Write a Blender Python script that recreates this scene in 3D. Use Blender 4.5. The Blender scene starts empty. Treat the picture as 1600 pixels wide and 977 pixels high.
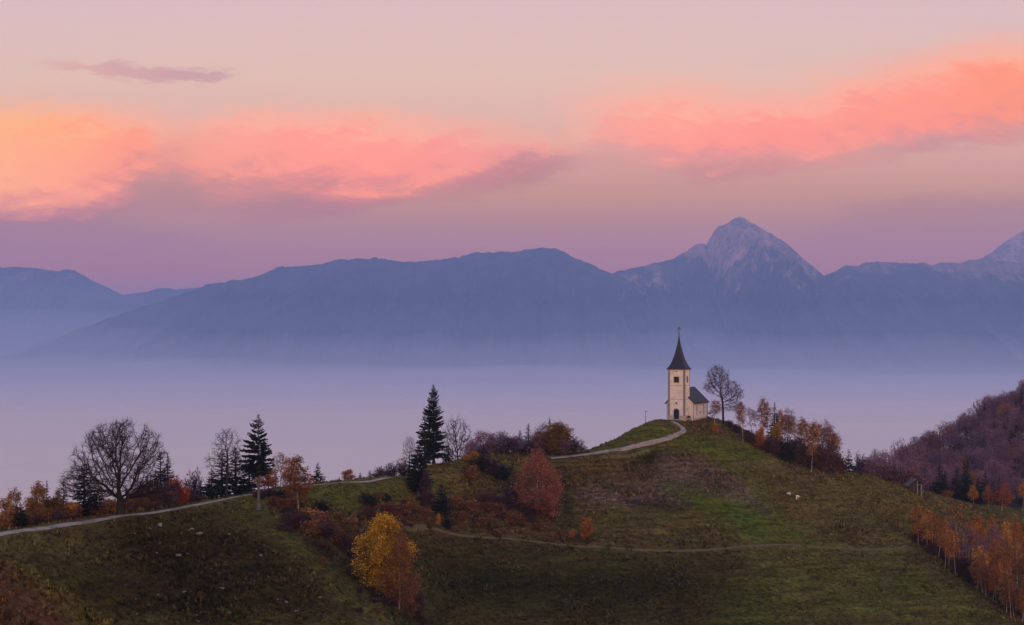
import bpy, math, random
import numpy as np
from mathutils import Vector

# ------------------------------------------------------------------ camera, sky, sun, exposure
S = bpy.context.scene
COL = S.collection
F, CX, HY = 2400.0, 800.0, 545.0          # focal length in photo pixels, optical centre, horizon row of the 1600 px photograph
cam_d = bpy.data.cameras.new('camera'); cam = bpy.data.objects.new('camera', cam_d); COL.objects.link(cam)
cam_d.sensor_width = 36.0; cam_d.lens = 36.0 * F / 1600.0
cam_d.shift_y = (HY - 488.5) / 1600.0
cam_d.clip_start = 1.0; cam_d.clip_end = 120000.0
cam.location = (0, 0, 0); cam.rotation_euler = (math.radians(90), 0, 0)
S.camera = cam
S.view_settings.view_transform = 'Standard'; S.view_settings.look = 'None'
S.view_settings.exposure = 0.0; S.view_settings.gamma = 1.0
S.view_settings.use_curve_mapping = False
S.render.engine = 'CYCLES'
cy = S.cycles
cy.use_denoising = True
try: cy.denoiser = 'OPENIMAGEDENOISE'
except Exception: pass
cy.max_bounces = 5; cy.diffuse_bounces = 2; cy.glossy_bounces = 1; cy.transmission_bounces = 2
cy.volume_bounces = 1; cy.transparent_max_bounces = 4
cy.caustics_reflective = False; cy.caustics_refractive = False

def lin(r, g, b):
    f = lambda c: (c/255/12.92) if c/255 <= 0.04045 else ((c/255+0.055)/1.055)**2.4
    return (f(r), f(g), f(b), 1.0)

class NT:
    """small helper for node trees"""
    def __init__(s, tree):
        s.t = tree; s.n = tree.nodes; s.l = tree.links
    def new(s, typ, **kw):
        n = s.n.new(typ)
        for k, v in kw.items(): setattr(n, k, v)
        return n
    def put(s, sock, v):
        if hasattr(v, 'is_output') or isinstance(v, bpy.types.NodeSocket): s.l.new(v, sock)
        else: sock.default_value = v
    def m(s, op, a, b=0.0, c=None, clamp=False):
        n = s.new('ShaderNodeMath', operation=op); n.use_clamp = clamp
        s.put(n.inputs[0], a); s.put(n.inputs[1], b)
        if c is not None: s.put(n.inputs[2], c)
        return n.outputs[0]
    def mix(s, f, a, b, typ='MIX'):
        n = s.new('ShaderNodeMix', data_type='RGBA', blend_type=typ)
        s.put(n.inputs[0], f); s.put(n.inputs[6], a); s.put(n.inputs[7], b)
        return n.outputs[2]
    def smooth(s, x, a, b):
        n = s.new('ShaderNodeMapRange', interpolation_type='SMOOTHSTEP')
        s.put(n.inputs[0], x); s.put(n.inputs[1], a); s.put(n.inputs[2], b)
        n.inputs[3].default_value = 0.0; n.inputs[4].default_value = 1.0
        return n.outputs[0]
    def ramp(s, f, stops, interp='LINEAR'):
        n = s.new('ShaderNodeValToRGB'); r = n.color_ramp; r.interpolation = interp
        while len(r.elements) < len(stops): r.elements.new(0.5)
        for e, (p, c) in zip(r.elements, stops): e.position = p; e.color = c if len(c) == 4 else (*c, 1)
        s.put(n.inputs[0], f)
        return n.outputs[0]
    def curve(s, x, pts):
        n = s.new('ShaderNodeFloatCurve'); c = n.mapping.curves[0]
        while len(c.points) < len(pts): c.points.new(0.5, 0.5)
        for p, (a, b) in zip(c.points, pts): p.location = (a, b); p.handle_type = 'AUTO_CLAMPED'
        n.mapping.update(); s.put(n.inputs[1], x)
        return n.outputs[0]
    def noise(s, vec, scale, detail=4, rough=0.55, dist=0.0):
        n = s.new('ShaderNodeTexNoise')
        if vec is not None: s.put(n.inputs['Vector'], vec)
        n.inputs['Scale'].default_value = scale; n.inputs['Detail'].default_value = detail
        n.inputs['Roughness'].default_value = rough; n.inputs['Distortion'].default_value = dist
        return n.outputs['Fac']
    def xyz(s, x, y, z):
        n = s.new('ShaderNodeCombineXYZ'); s.put(n.inputs[0], x); s.put(n.inputs[1], y); s.put(n.inputs[2], z)
        return n.outputs[0]

HAZE_D, HAZE_TOP, HAZE_BACK = 7.0e-5, 1480.0, 21500.0      # density per metre, height and far end of the haze
HAZE_L = (0.174, 0.235, 0.505)                               # what the lit haze itself settles to
SUN_EL, SUN_AZ = math.radians(8.0), math.radians(168.0)     # azimuth measured from +Y (view axis), clockwise
def make_world():
    w = bpy.data.worlds.new('World'); S.world = w; w.use_nodes = True
    T = NT(w.node_tree); T.n.clear()
    tc = T.new('ShaderNodeTexCoord'); sp = T.new('ShaderNodeSeparateXYZ'); T.l.new(tc.outputs['Generated'], sp.inputs[0])
    x, y, z = sp.outputs
    ya = T.m('MAXIMUM', T.m('ABSOLUTE', y), 0.02)
    u = T.m('DIVIDE', x, ya); v = T.m('DIVIDE', z, ya)
    P = T.m('MULTIPLY_ADD', u, 2400.0, 800.0)                # bearing, in units where the view is 1600 wide
    Q = T.m('MULTIPLY_ADD', v, -2400.0, 545.0)               # elevation, same units, downwards
    fv = T.m('DIVIDE', v, T.m('ADD', T.m('MAXIMUM', v, 0.0), 0.5), clamp=True)
    RV = lambda q: ((545-q)/2400) / ((545-q)/2400 + 0.5)
    base = T.ramp(fv, [(0.0, lin(152,124,156)), (RV(460), lin(158,128,156)), (RV(400), lin(162,134,157)), (RV(352), lin(171,140,154)), (RV(310), lin(190,148,154)), (RV(260), lin(206,158,160)),
                       (RV(190), lin(219,178,174)), (RV(120), lin(222,188,182)), (RV(60), lin(219,188,188)), (RV(0), lin(217,186,194)), (0.42, lin(205,188,210)), (0.62, lin(176,178,218)), (1.0, lin(160,168,214))])
    # warm glow added to the unseen sky behind the camera, warming fog and ground
    glow = T.m('MULTIPLY', T.smooth(T.m('ADD', T.m('MULTIPLY', y, -0.95), T.m('MULTIPLY', x, 0.2)), 0.15, 0.95), T.m('SUBTRACT', 1.0, T.smooth(z, 0.0, 0.75)))
    base = T.mix(T.m('MULTIPLY', glow, 0.85), base, (0.98,0.68,0.55,1))
    # streaky noise fields
    nv = T.xyz(T.m('MULTIPLY', u, 5.0), T.m('MULTIPLY_ADD', u, 3.0, T.m('MULTIPLY', v, 26.0)), 0.3)
    n1 = T.m('SUBTRACT', T.noise(nv, 1.0, 5, 0.55, 0.4), 0.5)
    nv2 = T.xyz(T.m('MULTIPLY', u, 14.0), T.m('MULTIPLY_ADD', u, -16.0, T.m('MULTIPLY', v, 52.0)), 2.7)
    n2 = T.m('SUBTRACT', T.noise(nv2, 1.0, 4, 0.6, 0.6), 0.5)
    nv3 = T.xyz(T.m('MULTIPLY', u, 3.0), T.m('MULTIPLY', v, 20.0), 7.7)
    n3 = T.m('SUBTRACT', T.noise(nv3, 1.0, 3, 0.5, 0.2), 0.5)
    nv4 = T.xyz(T.m('MULTIPLY', u, 34.0), T.m('MULTIPLY_ADD', u, 22.0, T.m('MULTIPLY', v, 150.0)), 4.1)
    n4 = T.m('SUBTRACT', T.noise(nv4, 1.0, 4, 0.65, 0.9), 0.5)
    Pn = T.m('MULTIPLY_ADD', n1, 120.0, P)
    t = T.m('DIVIDE', T.m('ADD', Pn, 200.0), 2000.0, clamp=True)
    wob = T.m('ADD', T.m('ADD', T.m('MULTIPLY', n1, 78.0), T.m('MULTIPLY', n2, 52.0)), T.m('MULTIPLY', n4, 34.0))
    Qn = T.m('ADD', Q, wob)
    X = lambda p: (p + 200) / 2000
    def cur(pts): return T.m('MULTIPLY', T.curve(t, [(X(p), q/1000) for p, q in pts]), 1000.0)
    rel = []
    def band(top, bot, st, sb, amt, q=Qn):
        a = T.smooth(T.m('SUBTRACT', q, cur(top)), -st*0.8, st*0.65)
        b = T.smooth(T.m('SUBTRACT', cur(bot), q), -sb*0.6, sb*0.85)
        k = T.curve(t, [(X(p), s) for p, s in amt])
        rel.append(T.m('DIVIDE', T.m('SUBTRACT', q, cur(top)), T.m('MAXIMUM', T.m('SUBTRACT', cur(bot), cur(top)), 20.0)))
        return T.m('MULTIPLY', T.m('MULTIPLY', a, b), k)
    A = band([(-200,160),(0,168),(120,176),(230,190),(290,188),(420,182),(560,186),(700,196),(800,208),(900,232),(1000,250)],
             [(-200,340),(0,336),(100,334),(170,314),(240,284),(285,286),(330,304),(420,304),(500,306),(620,298),(740,280),(820,262),(900,252),(1000,254)],
             46, 34, [(-200,1),(0,1),(180,1),(250,.84),(285,.60),(330,.74),(420,.90),(560,.98),(700,.90),(790,.70),(850,.66),(930,.48),(1000,0.15),(1800,0)])
    B = band([(-200,150),(900,165),(960,150),(1060,148),(1150,152),(1250,142),(1330,122),(1400,102),(1470,76),(1540,62),(1620,54),(1800,44)],
             [(-200,230),(900,226),(960,236),(1040,256),(1120,262),(1200,262),(1300,252),(1400,236),(1480,222),(1560,212),(1620,206),(1800,190)],
             56, 44, [(-200,0),(800,0),(880,.40),(950,.74),(1000,.86),(1100,.95),(1250,.92),(1400,.96),(1600,1),(1800,1)])
    C = band([(-200,95),(40,104),(150,96),(250,98),(330,104),(400,108),(1800,108)], [(-200,100),(40,112),(150,116),(250,126),(330,120),(400,110),(1800,100)],
             10, 8, [(-200,0),(20,0),(90,.45),(180,.8),(280,.85),(350,.5),(400,0),(1800,0)])
    # mauve undersides and veils
    D1 = band([(-200,330),(0,325),(110,318),(200,275),(280,240),(330,272),(430,286),(560,288),(700,268),(760,252),(860,246),(960,250),(1090,258),(1200,258),(1300,250),(1420,226),(1560,196),(1800,190)],
              [(-200,360),(0,352),(110,350),(200,336),(300,330),(330,338),(430,340),(560,324),(700,300),(760,292),(860,276),(960,262),(1090,280),(1200,276),(1300,266),(1420,250),(1560,222),(1800,200)],
              22, 20, [(-200,.8),(0,.8),(150,.6),(280,.42),(330,.45),(450,.6),(560,.75),(640,.5),(740,.75),(860,.65),(960,.12),(1060,.35),(1150,.6),(1260,.5),(1340,.25),(1450,.6),(1560,.55),(1800,.3)])
    V1 = band([(-200,340),(0,338),(200,345),(320,372),(420,400),(1000,470),(1250,360),(1400,330),(1600,318),(1800,310)], [(-200,430),(0,430),(300,430),(420,440),(1000,500),(1250,400),(1400,400),(1600,400),(1800,400)],
              26, 60, [(-200,.75),(0,.75),(250,.6),(340,.25),(450,0),(1150,0),(1300,.4),(1450,.55),(1800,.6)])
    tP = T.m('DIVIDE', T.m('ADD', T.m('MULTIPLY_ADD', n2, 160.0, P), 200.0), 2000.0, clamp=True)
    ccol = T.ramp(tP, [(X(-200), lin(255,176,92)), (X(0), lin(255,176,108)), (X(110), lin(255,168,122)), (X(210), lin(255,158,140)), (X(380), lin(255,160,154)), (X(560), lin(255,156,153)), (X(800), lin(248,154,158)), (X(1000), lin(255,162,154)),
                       (X(1200), lin(255,152,150)), (X(1450), lin(255,152,142)), (X(1600), lin(255,152,128)), (X(1800), lin(255,152,122))])
    # fibres combed through the cloud, running up to the right
    nv5 = T.xyz(T.m('MULTIPLY_ADD', u, 22.0, T.m('MULTIPLY', v, -30.0)), T.m('MULTIPLY_ADD', u, 40.0, T.m('MULTIPLY', v, 95.0)), 9.4)
    n5 = T.m('SUBTRACT', T.noise(nv5, 1.0, 5, 0.62, 1.1), 0.5)
    rl = T.m('ADD', T.m('ADD', T.m('MULTIPLY', rel[0], T.m('SUBTRACT', 1.0, T.smooth(P, 860.0, 940.0))), T.m('MULTIPLY', rel[1], T.smooth(P, 860.0, 940.0))), T.m('ADD', T.m('MULTIPLY', n5, 0.9), T.m('MULTIPLY', n2, 0.5)))
    ccol = T.mix(T.m('MULTIPLY', T.m('SUBTRACT', 1.0, T.smooth(rl, 0.05, 0.45)), 0.55), ccol, lin(255,186,164))
    ccol = T.mix(T.m('MULTIPLY', T.smooth(rl, 0.55, 1.0), 0.62), ccol, lin(214,140,156))
    # upper parts of the clouds catch more light, the lower parts are pinker
    lit = T.m('ADD', T.m('MULTIPLY', n2, 0.5), T.m('MULTIPLY', n4, 0.45))
    ccol = T.mix(T.m('MULTIPLY', T.smooth(lit, 0.02, 0.26), 0.45), ccol, lin(214,142,152))
    ccol = T.mix(T.m('MULTIPLY', T.smooth(T.m('MULTIPLY', lit, -1.0), 0.02, 0.3), 0.45), ccol, lin(255,188,168))
    c = T.mix(T.m('MULTIPLY', V1, 0.7), base, lin(156,128,154))
    veil = T.smooth(n3, 0.02, 0.3)
    c = T.mix(T.m('MULTIPLY', veil, T.m('MULTIPLY', T.smooth(z, 0.05, 0.14), 0.28)), c, lin(206,164,172))
    c = T.mix(T.m('MULTIPLY', D1, 0.85), c, lin(164,124,150))
    c = T.mix(T.m('MAXIMUM', A, B), c, ccol)
    c = T.mix(T.m('MULTIPLY', C, 0.75), c, T.mix(T.smooth(T.m('ADD', P, T.m('MULTIPLY', n2, 300.0)), 90.0, 330.0), lin(214,152,160), lin(184,142,166)))
    # the evening air dims and blues the low sky, so the sky itself is that much stronger
    tr = T.m('EXPONENT', T.m('MULTIPLY', T.m('MINIMUM', T.m('DIVIDE', HAZE_TOP, T.m('MAXIMUM', v, 0.001)), HAZE_BACK), -HAZE_D))
    nk = T.new('ShaderNodeMix', data_type='VECTOR', factor_mode='UNIFORM', clamp_factor=False)
    T.put(nk.inputs[0], T.m('DIVIDE', 1.0, tr)); nk.inputs[4].default_value = HAZE_L; T.l.new(c, nk.inputs[5])
    mxn = T.new('ShaderNodeVectorMath', operation='MAXIMUM'); T.l.new(nk.outputs[1], mxn.inputs[0]); mxn.inputs[1].default_value = (0.01,0.01,0.01)
    c = mxn.outputs[0]
    sky = T.new('ShaderNodeTexSky', sky_type='NISHITA'); sky.sun_disc = False
    sky.sun_elevation = SUN_EL; sky.sun_rotation = SUN_AZ; sky.altitude = 800
    bg1 = T.new('ShaderNodeBackground'); T.l.new(c, bg1.inputs[0]); bg1.inputs[1].default_value = 1.0
    bg2 = T.new('ShaderNodeBackground'); T.l.new(sky.outputs[0], bg2.inputs[0]); bg2.inputs[1].default_value = 0.004
    ad = T.new('ShaderNodeAddShader'); T.l.new(bg1.outputs[0], ad.inputs[0]); T.l.new(bg2.outputs[0], ad.inputs[1])
    out = T.new('ShaderNodeOutputWorld'); T.l.new(ad.outputs[0], out.inputs[0])
make_world()

sun_d = bpy.data.lights.new('sun', 'SUN'); sun = bpy.data.objects.new('sun', sun_d); COL.objects.link(sun)
sun_d.energy = 0.5; sun_d.angle = math.radians(25); sun_d.color = (1.0, 0.80, 0.78)
to_sun = Vector((math.sin(SUN_AZ)*math.cos(SUN_EL), math.cos(SUN_AZ)*math.cos(SUN_EL), math.sin(SUN_EL)))
sun.rotation_euler = to_sun.to_track_quat('Z', 'Y').to_euler()

# ------------------------------------------------------------------ helpers
def tag(o, label=None, cat=None, group=None, kind=None):
    if label: o['label'] = label
    if cat: o['category'] = cat
    if group: o['group'] = group
    if kind: o['kind'] = kind
    return o
def empty(name, loc=(0,0,0), rz=0.0):
    o = bpy.data.objects.new(name, None); COL.objects.link(o); o.location = loc; o.rotation_euler = (0,0,rz)
    o.empty_display_size = 0.3
    return o
def link_mesh(name, me, mats, parent=None):
    o = bpy.data.objects.new(name, me); COL.objects.link(o)
    for m in (mats if isinstance(mats, (list, tuple)) else [mats]): me.materials.append(m)
    if parent: o.parent = parent
    return o
def mesh_np(name, V, faces, mat_idx=None, smooth=False):
    """V (n,3); faces = list of int arrays (m,k)"""
    me = bpy.data.meshes.new(name)
    V = np.asarray(V, dtype=np.float32)
    me.vertices.add(len(V)); me.vertices.foreach_set('co', V.ravel())
    faces = [np.asarray(f, dtype=np.int32) for f in faces if len(f)]
    loops = np.concatenate([f.ravel() for f in faces])
    tot = np.concatenate([np.full(len(f), f.shape[1], np.int32) for f in faces])
    start = np.concatenate([[0], np.cumsum(tot)[:-1]]).astype(np.int32)
    me.loops.add(len(loops)); me.loops.foreach_set('vertex_index', loops)
    me.polygons.add(len(tot)); me.polygons.foreach_set('loop_start', start); me.polygons.foreach_set('loop_total', tot)
    if mat_idx is not None: me.polygons.foreach_set('material_index', np.asarray(mat_idx, np.int32))
    if smooth: me.polygons.foreach_set('use_smooth', np.ones(len(tot), bool))
    me.update(calc_edges=True); me.validate()
    return me

def _h(ix, iy, s):
    v = np.sin(ix*127.1 + iy*311.7 + s*74.7) * 43758.5453
    return v - np.floor(v)
def vnoise(x, y, s=0):
    ix, iy = np.floor(x), np.floor(y); fx, fy = x-ix, y-iy
    fx = fx*fx*(3-2*fx); fy = fy*fy*(3-2*fy)
    a, b, c, d = _h(ix,iy,s), _h(ix+1,iy,s), _h(ix,iy+1,s), _h(ix+1,iy+1,s)
    return (a*(1-fx)+b*fx)*(1-fy) + (c*(1-fx)+d*fx)*fy
def fbm(x, y, octv=4, s=0, gain=0.5):
    r = 0; a = 1; tot = 0
    for i in range(octv):
        r = r + a*(vnoise(x, y, s+i*13)-0.5); tot += a; a *= gain; x = x*2.03+5.2; y = y*2.03+1.7
    return r/tot*2
def ridged(x, y, octv=4, s=0):
    r = 0; a = 1; tot = 0
    for i in range(octv):
        r = r + a*(1-np.abs(2*vnoise(x, y, s+i*13)-1)); tot += a; a *= 0.5; x = x*2.03+5.2; y = y*2.03+1.7
    return r/tot

# ------------------------------------------------------------------ materials
MATS = {}
def material(name):
    m = bpy.data.materials.new(name); m.use_nodes = True
    T = NT(m.node_tree); bs = m.node_tree.nodes['Principled BSDF']
    bs.inputs['Roughness'].default_value = 0.9; bs.inputs['Specular IOR Level'].default_value = 0.15
    MATS[name] = m
    return m, T, bs
def simple(name, col, var=0.25, scale=3.0, rough=0.9, spec=0.15, stretch=(1,1,1)):
    m, T, bs = material(name)
    tc = T.new('ShaderNodeTexCoord'); mp = T.new('ShaderNodeMapping'); T.l.new(tc.outputs['Object'], mp.inputs[0]); mp.inputs['Scale'].default_value = stretch
    n = T.noise(mp.outputs[0], scale, 5, 0.6)
    a = tuple(c*(1-var) for c in col[:3]) + (1,); b = tuple(min(1, c*(1+var)) for c in col[:3]) + (1,)
    T.l.new(T.ramp(n, [(0.3, a), (0.7, b)]), bs.inputs['Base Color'])
    bs.inputs['Roughness'].default_value = rough; bs.inputs['Specular IOR Level'].default_value = spec
    return m
def leaf_mat(name, c1, c2, c3, objvar=0.25):
    """c1..c3: leaf colours mixed leaf by leaf and clump by clump"""
    m, T, bs = material(name)
    g = T.new('ShaderNodeNewGeometry'); oi = T.new('ShaderNodeObjectInfo'); tc = T.new('ShaderNodeTexCoord')
    n = T.noise(tc.outputs['Object'], 0.7, 4, 0.65)
    f = T.m('ADD', T.m('MULTIPLY', g.outputs['Random Per Island'], 0.5), T.m('MULTIPLY', T.m('SUBTRACT', n, 0.36), 1.9))
    c = T.ramp(f, [(0.05, (*c1, 1)), (0.5, (*c2, 1)), (0.95, (*c3, 1))])
    hs = T.new('ShaderNodeHueSaturation'); T.l.new(c, hs.inputs['Color'])
    T.put(hs.inputs['Hue'], T.m('MULTIPLY_ADD', oi.outputs['Random'], 0.03, 0.485))
    T.put(hs.inputs['Value'], T.m('MULTIPLY_ADD', oi.outputs['Random'], objvar*2, 1-objvar))
    T.l.new(hs.outputs[0], bs.inputs['Base Color'])
    tr = T.new('ShaderNodeBsdfTranslucent'); T.l.new(hs.outputs[0], tr.inputs[0])
    mx = T.new('ShaderNodeMixShader'); mx.inputs[0].default_value = 0.22
    T.l.new(bs.outputs[0], mx.inputs[1]); T.l.new(tr.outputs[0], mx.inputs[2])
    T.l.new(mx.outputs[0], T.n['Material Output'].inputs[0])
    return m
bark = simple('bark', (0.040, 0.031, 0.029), 0.4, 2.0, stretch=(3,3,0.5))
bark_grey = simple('bark_grey', (0.13, 0.115, 0.115), 0.4, 2.0, stretch=(3,3,0.6))
twig = simple('twig', (0.030, 0.021, 0.022), 0.3, 1.0)
twig_mauve = simple('twig_mauve', (0.155, 0.09, 0.135), 0.35, 0.6)
twig_red = simple('twig_red', (0.13, 0.05, 0.04), 0.35, 0.8)
def birch_bark():
    m, T, bs = material('birch_bark')
    tc = T.new('ShaderNodeTexCoord'); mp = T.new('ShaderNodeMapping'); T.l.new(tc.outputs['Object'], mp.inputs[0]); mp.inputs['Scale'].default_value = (1.5,1.5,5)
    n = T.noise(mp.outputs[0], 1.0, 4, 0.65)
    T.l.new(T.ramp(n, [(0.36, (0.05,0.04,0.04)), (0.46, (0.31,0.27,0.25)), (0.7, (0.46,0.41,0.38))]), bs.inputs['Base Color'])
    return m
birch_b = birch_bark()
L_ = {
 'spruce': leaf_mat('spruce_needles', (0.007,0.013,0.012), (0.014,0.024,0.020), (0.026,0.040,0.028), 0.2),
 'spruce_blue': leaf_mat('spruce_needles_blue', (0.012,0.022,0.026), (0.024,0.040,0.044), (0.040,0.060,0.056), 0.15),
 'yellow': leaf_mat('yellow_leaves', (0.20,0.07,0.010), (0.54,0.26,0.022), (0.74,0.42,0.05), 0.1),
 'ochre': leaf_mat('ochre_leaves', (0.13,0.066,0.018), (0.27,0.145,0.024), (0.38,0.22,0.035), 0.2),
 'orange': leaf_mat('orange_leaves', (0.17,0.055,0.02), (0.46,0.18,0.035), (0.70,0.36,0.075), 0.2),
 'vivid': leaf_mat('vivid_orange_leaves', (0.30,0.05,0.012), (0.50,0.10,0.02), (0.60,0.17,0.03), 0.1),
 'rust': leaf_mat('rust_leaves', (0.10,0.04,0.022), (0.26,0.11,0.042), (0.44,0.21,0.07), 0.25),
 'salmon': leaf_mat('salmon_leaves', (0.22,0.075,0.045), (0.36,0.13,0.07), (0.46,0.19,0.09), 0.15),
 'red': leaf_mat('red_leaves', (0.17,0.058,0.050), (0.40,0.155,0.095), (0.58,0.29,0.12), 0.15),
 'plum': leaf_mat('plum_leaves', (0.046,0.026,0.038), (0.084,0.047,0.058), (0.125,0.070,0.072), 0.25),
 'mauve': leaf_mat('mauve_leaves', (0.12,0.070,0.125), (0.225,0.128,0.20), (0.32,0.19,0.24), 0.25),
 'olive': leaf_mat('olive_leaves', (0.075,0.046,0.018), (0.18,0.10,0.022), (0.28,0.16,0.03), 0.2),
 'dark': leaf_mat('dark_leaves', (0.010,0.014,0.012), (0.020,0.024,0.018), (0.034,0.034,0.022), 0.2),
}

# ------------------------------------------------------------------ terrain
def W(px, py, D): return ((px-CX)/F*D, D, -(py-HY)/F*D)
road_p = [(-150,192),(0,215),(190,246),(300,264),(440,292),(540,312),(640,334),(700,350)]
roadD = lambda p: float(np.interp(p, [a for a,_ in road_p], [b for _,b in road_p]))
road_y = lambda p: float(np.interp(p, [-150,0,60,100,190,240,300,355,440,540,640,700], [862,832,823,817,804,799,787,777,763,754,744,722]))
CP = []
def cp(px, py, D): CP.append(W(px, py, D))
for p in (-150, -60, 0, 60, 120, 190, 240, 300, 355, 400, 440, 465, 490, 515, 540, 570, 600, 640):
    x, y, z = W(p, road_y(p)-1.5, roadD(p)); CP.append((x, y, z)); cp(p, road_y(p)+(6.5 if p < 480 else 3.5), roadD(p)-6)
    for dd, dz in ((7,-0.9),(20,-6),(60,-26),(160,-90),(420,-300)): CP.append(((p-CX)/F*(y+dd), y+dd, z+dz))
# knoll face
for a in ((60,870,200),(120,850,222),(200,850,232),(300,835,245),(380,805,262),(405,803,263),(440,800,266),(450,850,247),(400,900,228),(300,900,222),(200,900,216),(200,977,201),(300,977,203),(400,977,207),(500,920,232),(550,977,219),(480,880,240),
          (110,977,196),(60,930,190),(0,860,205),(0,871,196),(600,977,228)): cp(*a)
# near bank in the corner
for a in ((0,874,116),(40,905,113),(75,935,111),(110,975,108),(0,930,104),(0,977,95),(60,977,100),(-100,850,118),(150,1100,100),(-150,960,98)): cp(*a)
for a in ((30,985,140),(120,1060,150),(250,1080,160)): cp(*a)
# gully and middle slope
for a in ((462,803,270),(485,812,268),(520,845,260),(560,900,250),(590,935,247),(640,965,250),(500,785,284),(560,775,297),(600,790,301),(560,820,282),(640,826,318),(620,880,290),(650,850,311),(700,900,304),(700,977,284),(640,1020,262),(660,977,272),
          (660,797,325),(700,772,338),(690,803,330),(640,764,320),(760,840,328),(800,977,290),(800,900,312),(850,880,320),(930,855,333),(1000,900,322),(1000,977,300),(1100,860,336),(1200,977,303),(1200,900,325),(1280,853,346),(1350,900,334),(1415,855,349),(1500,977,307),(1400,977,306),(1600,1010,300),
          (677,726,352),(715,716,358),(740,716,360),(770,735,355),(760,760,350),(800,714,368),(840,740,361),(840,803,345),(880,780,352),(915,843,337),(870,713,372),(760,712,372),(900,740,364)): cp(*a)
# church hill
for a in ((905,711,384),(940,695,388),(980,677,391),(1010,659,394),(1040,655.5,400),(1060,655.5,402),(1085,653,408),(1105,653,414),(1045,656,399),(1060,668,392),(1070,676,386),(1020,690,381),(960,703,376),(1000,720,377),(1000,745,368),(1000,780,358),(950,810,345),(1080,720,378),(1080,760,364),(1100,800,352),
          (1120,690,388),(1150,705,388),(1180,740,376),(1200,790,360),(1250,760,379),(1260,810,360),(1300,780,374),(1350,800,370),(1130,661,408),(1150,671,408),(1200,692,408),(1250,713,408),(1300,732,408),(1345,741,411),(1400,760,414),(1400,800,380),(1432,845,354),(1440,790,395)): cp(*a)
# behind the crests
for a in ((640,734,350),(700,735,368),(760,728,392),(830,728,392),(870,728,396),(905,730,402),(960,712,412),(1010,684,418),(1150,690,430),(1200,708,430),(1260,732,428),(1310,748,428)): cp(*a)
for p in range(640, 1340, 60):
    for D, dz in ((470,-62),(560,-115),(760,-290)): CP.append(((p-CX)/F*D, D, dz))
# side valley with the grove, meadow, far wooded hill
for a in ((1480,884,341),(1530,925,326),(1580,962,312),(1500,905,362),(1560,955,345),(1600,950,352),(1530,880,395),(1600,890,392),(1480,840,385),(1700,1000,330),
          (1440,772,420),(1480,797,424),(1540,812,430),(1600,818,436),(1500,782,446),(1560,796,450),(1620,802,455),(1440,764,440),(1400,754,440),(1360,745,440),(1700,815,450),
          (1420,775,500),(1500,790,500),(1600,800,505),(1450,758,560),(1500,745,570),(1600,725,570),(1700,710,570),(1390,762,600),(1420,750,640),(1450,736,640),(1500,702,645),(1550,676,650),(1600,655,655),(1700,632,660),(1800,620,660),
          (1450,800,760),(1600,760,780),(1750,740,780),(1350,800,620)): cp(*a)
for a in ((-0.5,60,-26),(0.5,60,-30),(0,60,-26),(-.2,60,-27),(0,25,-20),(0.5,120,-52),(0,140,-44),(0.2,140,-48),(.3,200,-56),(0.05,200,-50),(-0.05,180,-44),(0.45,300,-68),(0.45,420,-72),(0.5,520,-66),(-.5,160,-30),(-.5,260,-60),(-.5,400,-200)): CP.append((a[0]*a[1], a[1], a[2]))
for u in (-.5,-.25,0,.25,.5): CP.append((u*1300, 1300, -330)); CP.append((u*950, 950, -310 if u < .2 else -190))
CP = np.array(CP); C2 = 9.0
def _phi(X, Y):
    d = (X[:,None]-CP[None,:,0])**2 + (Y[:,None]-CP[None,:,1])**2
    return np.sqrt(d + C2*C2)
_n = len(CP)
_A = np.zeros((_n+3, _n+3)); _A[:_n,:_n] = _phi(CP[:,0], CP[:,1]) - 0.35*np.eye(_n)
_P = np.c_[np.ones(_n), CP[:,0], CP[:,1]]; _A[:_n,_n:] = _P; _A[_n:,:_n] = _P.T
_w = np.linalg.solve(_A, np.r_[CP[:,2], 0, 0, 0])
ROAD = [((p-CX)/F*(roadD(p)-3.2), roadD(p)-3.2) for p in range(-150, 645, 5)]; ROAD = np.array(ROAD)
def H0(x, y):
    x = np.atleast_1d(np.asarray(x, float)).ravel(); y = np.atleast_1d(np.asarray(y, float)).ravel()
    out = np.empty(len(x))
    for i in range(0, len(x), 30000):
        X, Y = x[i:i+30000], y[i:i+30000]
        out[i:i+30000] = _phi(X, Y) @ _w[:_n] + _w[_n] + _w[_n+1]*X + _w[_n+2]*Y
    return out
def H(x, y):
    x = np.atleast_1d(np.asarray(x, float)).ravel(); y = np.atleast_1d(np.asarray(y, float)).ravel()
    d2 = np.full(len(x), 1e9); near = (y > 170) & (y < 410) & (x < 110)
    ii_ = np.where(near)[0]
    for k in range(0, len(ii_), 20000):
        j = ii_[k:k+20000]; d2[j] = ((x[j][:,None]-ROADN[None,:,0])**2 + (y[j][:,None]-ROADN[None,:,1])**2).min(1)
    h = H0(x, y); fade = np.clip((y-150)/60, 0.3, 1)
    return h + (0.42*fbm(x/11, y/11, 3, 3) + 0.16*fbm(x/2.6, y/2.6, 2, 9) + fade*0.30*fbm(x/16+0.2*h, h/1.3, 3, 15))*(1-0.92*np.exp(-d2/14))
_D = np.arange(92, 900, 0.6)
def hit(px, py):
    x = (px-CX)/F*_D; z = -(py-HY)/F*_D
    d = z - H0(x, _D); i = np.where(d < 0)[0]
    if len(i) == 0: return None
    i = i[0]
    if i == 0: return _D[0]
    return float(_D[i-1] + 0.6*d[i-1]/(d[i-1]-d[i]))
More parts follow.
